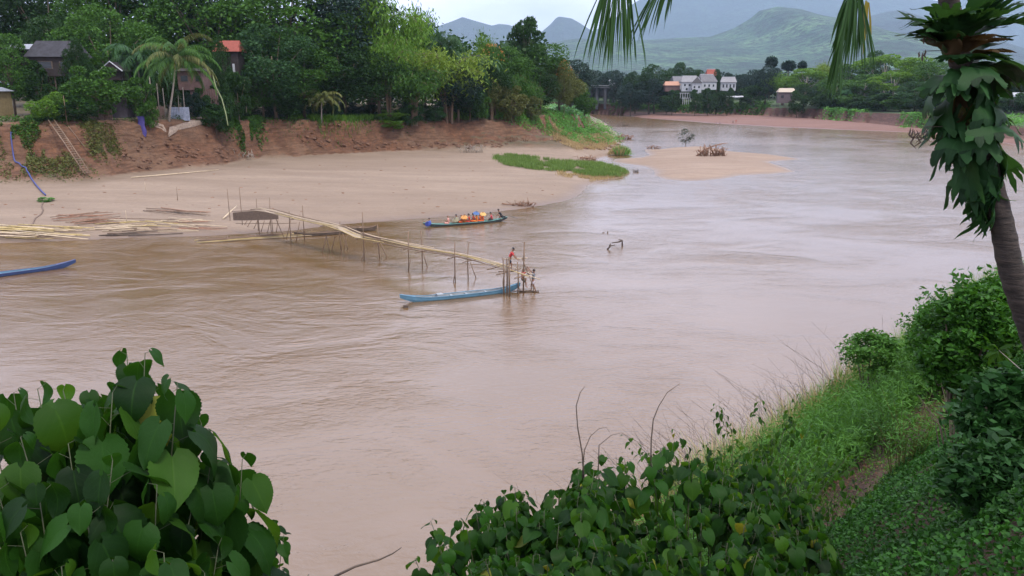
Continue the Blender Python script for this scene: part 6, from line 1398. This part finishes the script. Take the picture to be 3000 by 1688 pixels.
house(2040, 274, 446, 5, 7, 5.6, 3.2, R(-12), W_W, RT_GL, 'narrow grey gabled house joined to the centre house', [(-1.2, 3.4, 1.0, 1.2), (1.2, 3.4, 1.0, 1.2), (0, 1.4, 1.6, 1.2)], group=GHf, gable=True, trim=W_W)
house(2068, 263, 455, 9, 7, 4.2, 4.0, R(14), W_W, RT_G, 'white walled house with a large dark grey roof', [(-2.6, 2.2, 1.1, 1.5), (0, 2.2, 1.1, 1.5), (2.6, 2.2, 1.1, 1.5)], group=GHf, trim=W_W)
house(2081, 245, 475, 5, 7, 4, 4.0, 0, W_W, RT_R, 'tall house with a red tiled roof behind the dark grey one', group=GHf, trim=W_W)
house(2132, 266, 462, 8, 6, 4.6, 2.8, R(-10), W_W, RT_GL, 'pale villa with white columns and grey roof on the far bank', [(-2.8, 2.6, 1.0, 2.2), (-.9, 2.6, 1.0, 2.2), (1, 2.6, 1.0, 2.2), (2.9, 2.6, 1.0, 2.2)], group=GHf, trim=W_W)
house(1794, 250, 498, 3.6, 4, 2.5, .8, 0, W_W, W_W, 'tiny white hut above the dark bridge', group=GHf)
house(2300, 308, 418, 8, 5, 5.4, 2.0, R(-6), simple('dark violet boards', (.09, .07, .075), .85, .3, 2), THA, 'riverside hut with a pale thatched roof and open porch', [(-2.2, 3.2, 1.6, 1.6)], stilts=1.0, group=GHf, name='hut')
house(2985, 335, 300, 8, 6, 6.2, 1.6, 0, simple('grey plaster', (.25, .24, .24), .8, .2, 2), W_W, 'grey walled house with a white roof behind the ferns at the right edge', [(-2, 3.5, 1.4, 1.6), (1.5, 3.5, 1.4, 1.6)], group=GHf)
for a in [(1972, 446, 256, 60, 'r0', F_DARK, 'dark bush in front of the orange roofed house'), (2040, 436, 258, 46, 'r1', F_DARK, 'dark bush in front of the narrow gabled house'), (2078, 438, 250, 50, 'r0', F_DARK, 'dark bush in front of the white walled house'), (2135, 440, 254, 50, 'r1', F_DARK, 'dark bush in front of the pale villa'), (2022, 500, 214, 46, 'b1', F_DARK, 'dark tree peeping over the centre house roof'), (2340, 408, 262, 60, 'r1', F_DARK, 'dark bush at the right side of the thatched hut')]: tree(*a, GF, 'bush', 'bush')
# terraces
def terrace(px, py, Y, w_, d_, h_, label):
    p = atY(px, py, Y); e = empty('terrace', p, label, 'terrace'); b = MB(); b.box((0, 0, h_), (w_, d_, .25)); b.build('platform', W_W, e)
    for k in range(5): MB().box((-w_ / 2 + .2 + k * (w_ - .4) / 4, -d_ / 2 + .2, h_ / 2 - .6), (.22, .22, h_ + 1.0)).build('post', W_W, e)
    return e
terrace(2005, 282, 444, 5.5, 4, 1.6, 'white terrace on posts just below the centre house'); terrace(2010, 300, 440, 4.5, 3, 2.2, 'lower white platform on posts at the river bank'); 
p = atY(2152, 286, 448); b = MB(); V = []; n = 9
for k in range(n): x = (k / (n - 1) - .5) * 9.4; V += [(x, -.8, .2 + .1 * math.sin(k)), (x, .8, .6 + .1 * math.cos(k)), (x, 0, .9 + .08 * math.sin(k * 2))]
b.add(V, [(3 * k, 3 * k + 3, 3 * k + 5, 3 * k + 2) for k in range(n - 1)] + [(3 * k + 2, 3 * k + 5, 3 * k + 4, 3 * k + 1) for k in range(n - 1)] + [(3 * k + 1, 3 * k + 4, 3 * k + 3, 3 * k) for k in range(n - 1)]); tag(b.build('tarpaulin', W_W, None, False, p), 'long white tarpaulin lying on the grass below the pale villa', 'tarpaulin')
# far bridge
a, c = atY(1640, 254, 500), atY(1812, 256, 492); e = empty('river_bridge', a, 'dark low bridge partly hidden behind the end of the wooded point', 'bridge'); d_ = c - a; BD = simple('dark steel', (.05, .055, .065), .6, .3); rz = math.atan2(d_.y, d_.x)
b = MB(); b.box((d_.x / 2, d_.y / 2, -.4), (d_.length, 5, .9), rz); b.build('deck', BD, e); b = MB(); b.box((d_.x / 2, d_.y / 2 - 2.4, .7), (d_.length, .15, .25), rz); b.build('railing', simple('grey railing', (.25, .26, .28), .6), e)
for k in range(7): b = MB(); b.box((d_.x * (k + .5) / 7, d_.y * (k + .5) / 7, -7), (1.4, 3.6, 12.4), rz); b.build('pier', BD, e)
b = MB(); b.box((d_.x / 2, d_.y / 2 + 1, -3.2), (d_.length, .3, 4.6), rz); b.build('girder', BD, e)
# street lamp
p = atY(1850, 302, 468); e = empty('street_lamp', p, 'thin pale street lamp standing on the far bank', 'lamp'); H = atY(1850, 262, 468).z - p.z; MB().tube([(0, 0, 0), (0, 0, H)], .14, 6).build('post', BARKP, e); MB().tube([(-1.4, 0, H), (0, 0, H + .25), (1.8, 0, H + .1)], .11, 5).build('arm', BARKP, e); MB().box((2.2, 0, H + .1), (1.1, .4, .2)).build('lamp_head', W_W, e)

# ------------------------------------------------------------------ driftwood and things in the river
def roots(px, py, wpx, hpx, n, label, mat=DRIFT, seed=0, limbs=(), name='driftwood', r=.07, flat=.5, yoff=0):
    global rng
    rng = np.random.default_rng(seed); p = hit1(px, py); Y = p.y; s = wpx / FPX * Y / 2; H = hpx / FPX * Y; b = MB()
    for k in range(n):
        a = rng.uniform(0, 6.28); q = np.array([rng.uniform(-s, s) * .8, rng.uniform(-s, s) * .35, 0]); d = np.array([math.cos(a) * s * rng.uniform(.2, .6), math.sin(a) * s * .3, rng.uniform(.2, 1) * H]); m_ = q + d * .5 + np.array([rng.normal(0, s * .12), 0, H * rng.uniform(0, .3)]); b.tube([q + [0, 0, -.05], m_, q + d * np.array([1, 1, flat])], [r * rng.uniform(.5, 1.1), r * .7, r * .2], 5)
    for L_ in limbs: b.tube([np.array(atY(x, y, Y + dy)) - np.array(p) for x, y, dy in L_], np.linspace(r * 2.2, r * .5, len(L_)), 6)
    return tag(b.build(name, mat, None, True, p), label, 'driftwood')
roots(2085, 457, 92, 46, 60, 'tangled brown root mass on the sand island with one long bare limb', seed=1, limbs=[[(2040, 458, 0), (2062, 440, 0), (2090, 428, 0), (2120, 420, 0), (2132, 420, 0)], [(2045, 440, 1), (2075, 458, -.5)]], r=.11)
roots(1915, 436, 46, 14, 22, 'small brown root heap at the left tip of the sand island', seed=2, r=.09)
roots(1532, 606, 80, 22, 46, 'brown root tangle at the water edge of the long beach', seed=3, limbs=[[(1470, 597, 0), (1500, 600, 0), (1530, 600, 0)], [(1548, 600, 0), (1546, 578, 0)]], r=.05)
roots(1716, 472, 66, 22, 34, 'brown root tangle beside the narrow channel', seed=4, limbs=[[(1700, 462, 0), (1735, 464, 0), (1755, 476, 0)]], r=.08)
roots(1822, 408, 62, 20, 40, 'brown drift heap at the foot of the green point', seed=5, r=.12)
roots(1825, 370, 46, 12, 16, 'thin dead twigs poking out of the far water', WOODD, 6, r=.09, name='dead_twigs')
roots(1862, 506, 22, 14, 12, 'small dark snag in the narrow channel', WOODD, 7, r=.08, name='snag')
roots(1380, 448, 90, 34, 46, 'bleached dead branches lying on the slope of the bare cliff', BARKP, 8, r=.05, name='dead_branches')
roots(1500, 418, 120, 26, 40, 'brown brushwood on the slope below the green point', DRIFT, 9, r=.06, name='brushwood')
roots(716, 466, 70, 34, 30, 'dry brushwood hanging at the end of the overgrown gully', F_DRY and BARKP, 10, r=.05, name='brushwood')
def snag(pts_list, label, name='snag'):
    o0 = P3(*pts_list[0][0]); b = MB()
    for L_ in pts_list:
        Y = o0[1]; b.tube([np.array(atY(x, y, Y)) - o0 for x, y in L_], np.linspace(.10, .05, len(L_)), 6)
    return tag(b.build(name, WOODD, None, True, Vector(o0)), label, 'snag')
snag([[(1779, 731), (1790, 720), (1802, 718)], [(1786, 722), (1789, 713)]], 'black forked snag lying in the water right of the bridge')
snag([[(1823, 720), (1823, 704), (1812, 702)], [(1822, 706), (1808, 710), (1792, 712)]], 'black upright snag with a thin arm beside the forked one')
snag([[(1765, 682), (1778, 684)], [(1779, 685), (1781, 678)]], 'tiny dark twig showing above the water behind the snags')
# small tree and tussock on the island
p = hit1(2012, 430); tree(2012, p.y, 374, 50, 's0', foliage('dull dark leaves', (.02, .03, .022), (.06, .08, .055)), 'small dark bushy tree standing alone on the sand island', None, base=p.z)
p = hit1(1817, 455)
rng = np.random.default_rng(44)
e = empty('grass_tussock', p, 'green and straw coloured grass tussock in the narrow channel', 'tussock')
for mt, n, dx in ((F_LIME, 700, .3), (F_DRY, 600, -.6)):
    S = np.stack([rng.normal(dx, .9, n), rng.normal(0, .8, n), np.zeros(n)], 1); hh = rng.uniform(1.4, 3.0, n) * np.exp(-(S[:, 0] ** 2) * .12); D = nrm(np.stack([S[:, 0] * .25 + rng.normal(0, .3, n), rng.normal(0, .3, n), np.ones(n)], 1)); Sd = nrm(np.cross(D, rdir(n))); V, Q = rhombi(S + D * (hh / 2)[:, None], D, Sd, hh / 2, .07); link('blades', npmesh('blades', V, Q), mt, e)
# dark shoal lines and far people
for (x0, x1, y0, y1, lab) in [(2418, 2655, 404, 416, 'long dark shoal line in the far water'), (2455, 2500, 397, 399, 'short dark shoal line behind the long one')]:
    a, c = P3(x0, y0), P3(x1, y1); b = MB(); t = np.linspace(0, 1, 16); pts = [a + (c - a) * k + np.array([0, .8 * math.sin(k * 5), 0]) for k in t]; V = []
    for k, q in enumerate(pts): w_ = 1.1 * math.sin(math.pi * t[k]) ** .5 + .05; V += [q + [0, -w_, -.15], q + [0, 0, .10], q + [0, w_, -.15]]
    b.add(np.array(V) - a, [(3 * k, 3 * k + 3, 3 * k + 4, 3 * k + 1) for k in range(15)] + [(3 * k + 1, 3 * k + 4, 3 * k + 5, 3 * k + 2) for k in range(15)]); tag(b.build('gravel_shoal', simple('wet gravel', (.05, .05, .05), .7, .3), None, True, Vector(a)), lab, 'shoal', None, 'structure')
rng = np.random.default_rng(77)
GFP = 'people by the far water'
for (px, py, rz, c_, s_, lab) in [(2100, 366, 100, LIL, True, 'far person in pale clothes bending at the edge of the red sandbar'), (2110, 366, 60, GREY, True, 'far person in grey beside the pale one on the red sandbar'), (2156, 362, 30, BRICK, False, 'far standing person on the red sandbar'), (2148, 362, 60, NAVY, True, 'far small person sitting beside the standing one')]:
    p = hit1(px, py); person(p, R(rz), seated(.3, 'lap', True) if s_ else stand(.05, 'down'), c_, c_, lab, GFP, fingers=False)
for px, py, lab in [(2325, 377, 'far bather standing waist deep, left one'), (2335, 377, 'far bather standing waist deep, right one')]:
    q = P3(px, py + 3); person(Vector((q[0], q[1], -.8)), 0, stand(.05, 'down'), None, NAVY, lab, GFP, fingers=False)
# pebbles and clods on the beach
rng = np.random.default_rng(55)
b = MB()
q = inpoly_px([(0, 560), (400, 520), (1000, 465), (1500, 450), (1690, 560), (1400, 620), (1000, 640), (400, 640), (0, 680)], 110); h = hit(q[:, 0], q[:, 1]); u = np.linspace(0, math.pi, 4); v = np.linspace(0, 2 * math.pi, 7)[:-1]
sph = np.array([(math.sin(i) * math.cos(j), math.sin(i) * math.sin(j), math.cos(i)) for i in u for j in v]); SQ = [(i * 6 + j, i * 6 + (j + 1) % 6, (i + 1) * 6 + (j + 1) % 6, (i + 1) * 6 + j) for i in range(3) for j in range(6)]
for p in h:
    if p[2] > .15: b.add(p + sph * rng.uniform(.04, .22) * np.array([1.5, 1, .4]) * rng.uniform(.7, 1.3, (len(sph), 1)), SQ)
tag(b.build('beach_litter', DRIFT, None, True), 'scattered small clods and bits of drift on the long sandy beach', 'litter', None, 'stuff')
q = np.concatenate([inpoly_px([(1780, 395), (1830, 405), (1800, 440), (1700, 440), (1690, 420)], 160), inpoly_px([(880, 420), (1250, 425), (1500, 415), (1480, 435), (900, 440)], 120), inpoly_px([(300, 440), (640, 430), (760, 440), (640, 480), (400, 500)], 90)]); h = hit(q[:, 0], q[:, 1]); b = MB()
for p in h: b.add(p + sph * rng.uniform(.12, .55) * np.array([1.4, 1, .6]) * rng.uniform(.6, 1.3, (len(sph), 1)), SQ)
tag(b.build('soil_clods', simple('fallen clods', (.13, .07, .043), .9, .5, 1), None, False), 'fallen clods of red soil along the foot of the cliff', 'clods', None, 'stuff')

# turn the grown figures into plain meshes
bpy.context.view_layer.update(); dg = bpy.context.evaluated_depsgraph_get(); done = []
for o, mat in PEND: done.append(bpy.data.meshes.new_from_object(o.evaluated_get(dg)))
for (o, mat), m2 in zip(PEND, done):
    o.modifiers.clear(); m2.name = o.name; m2.materials.clear(); m2.materials.append(mat); o.data = m2
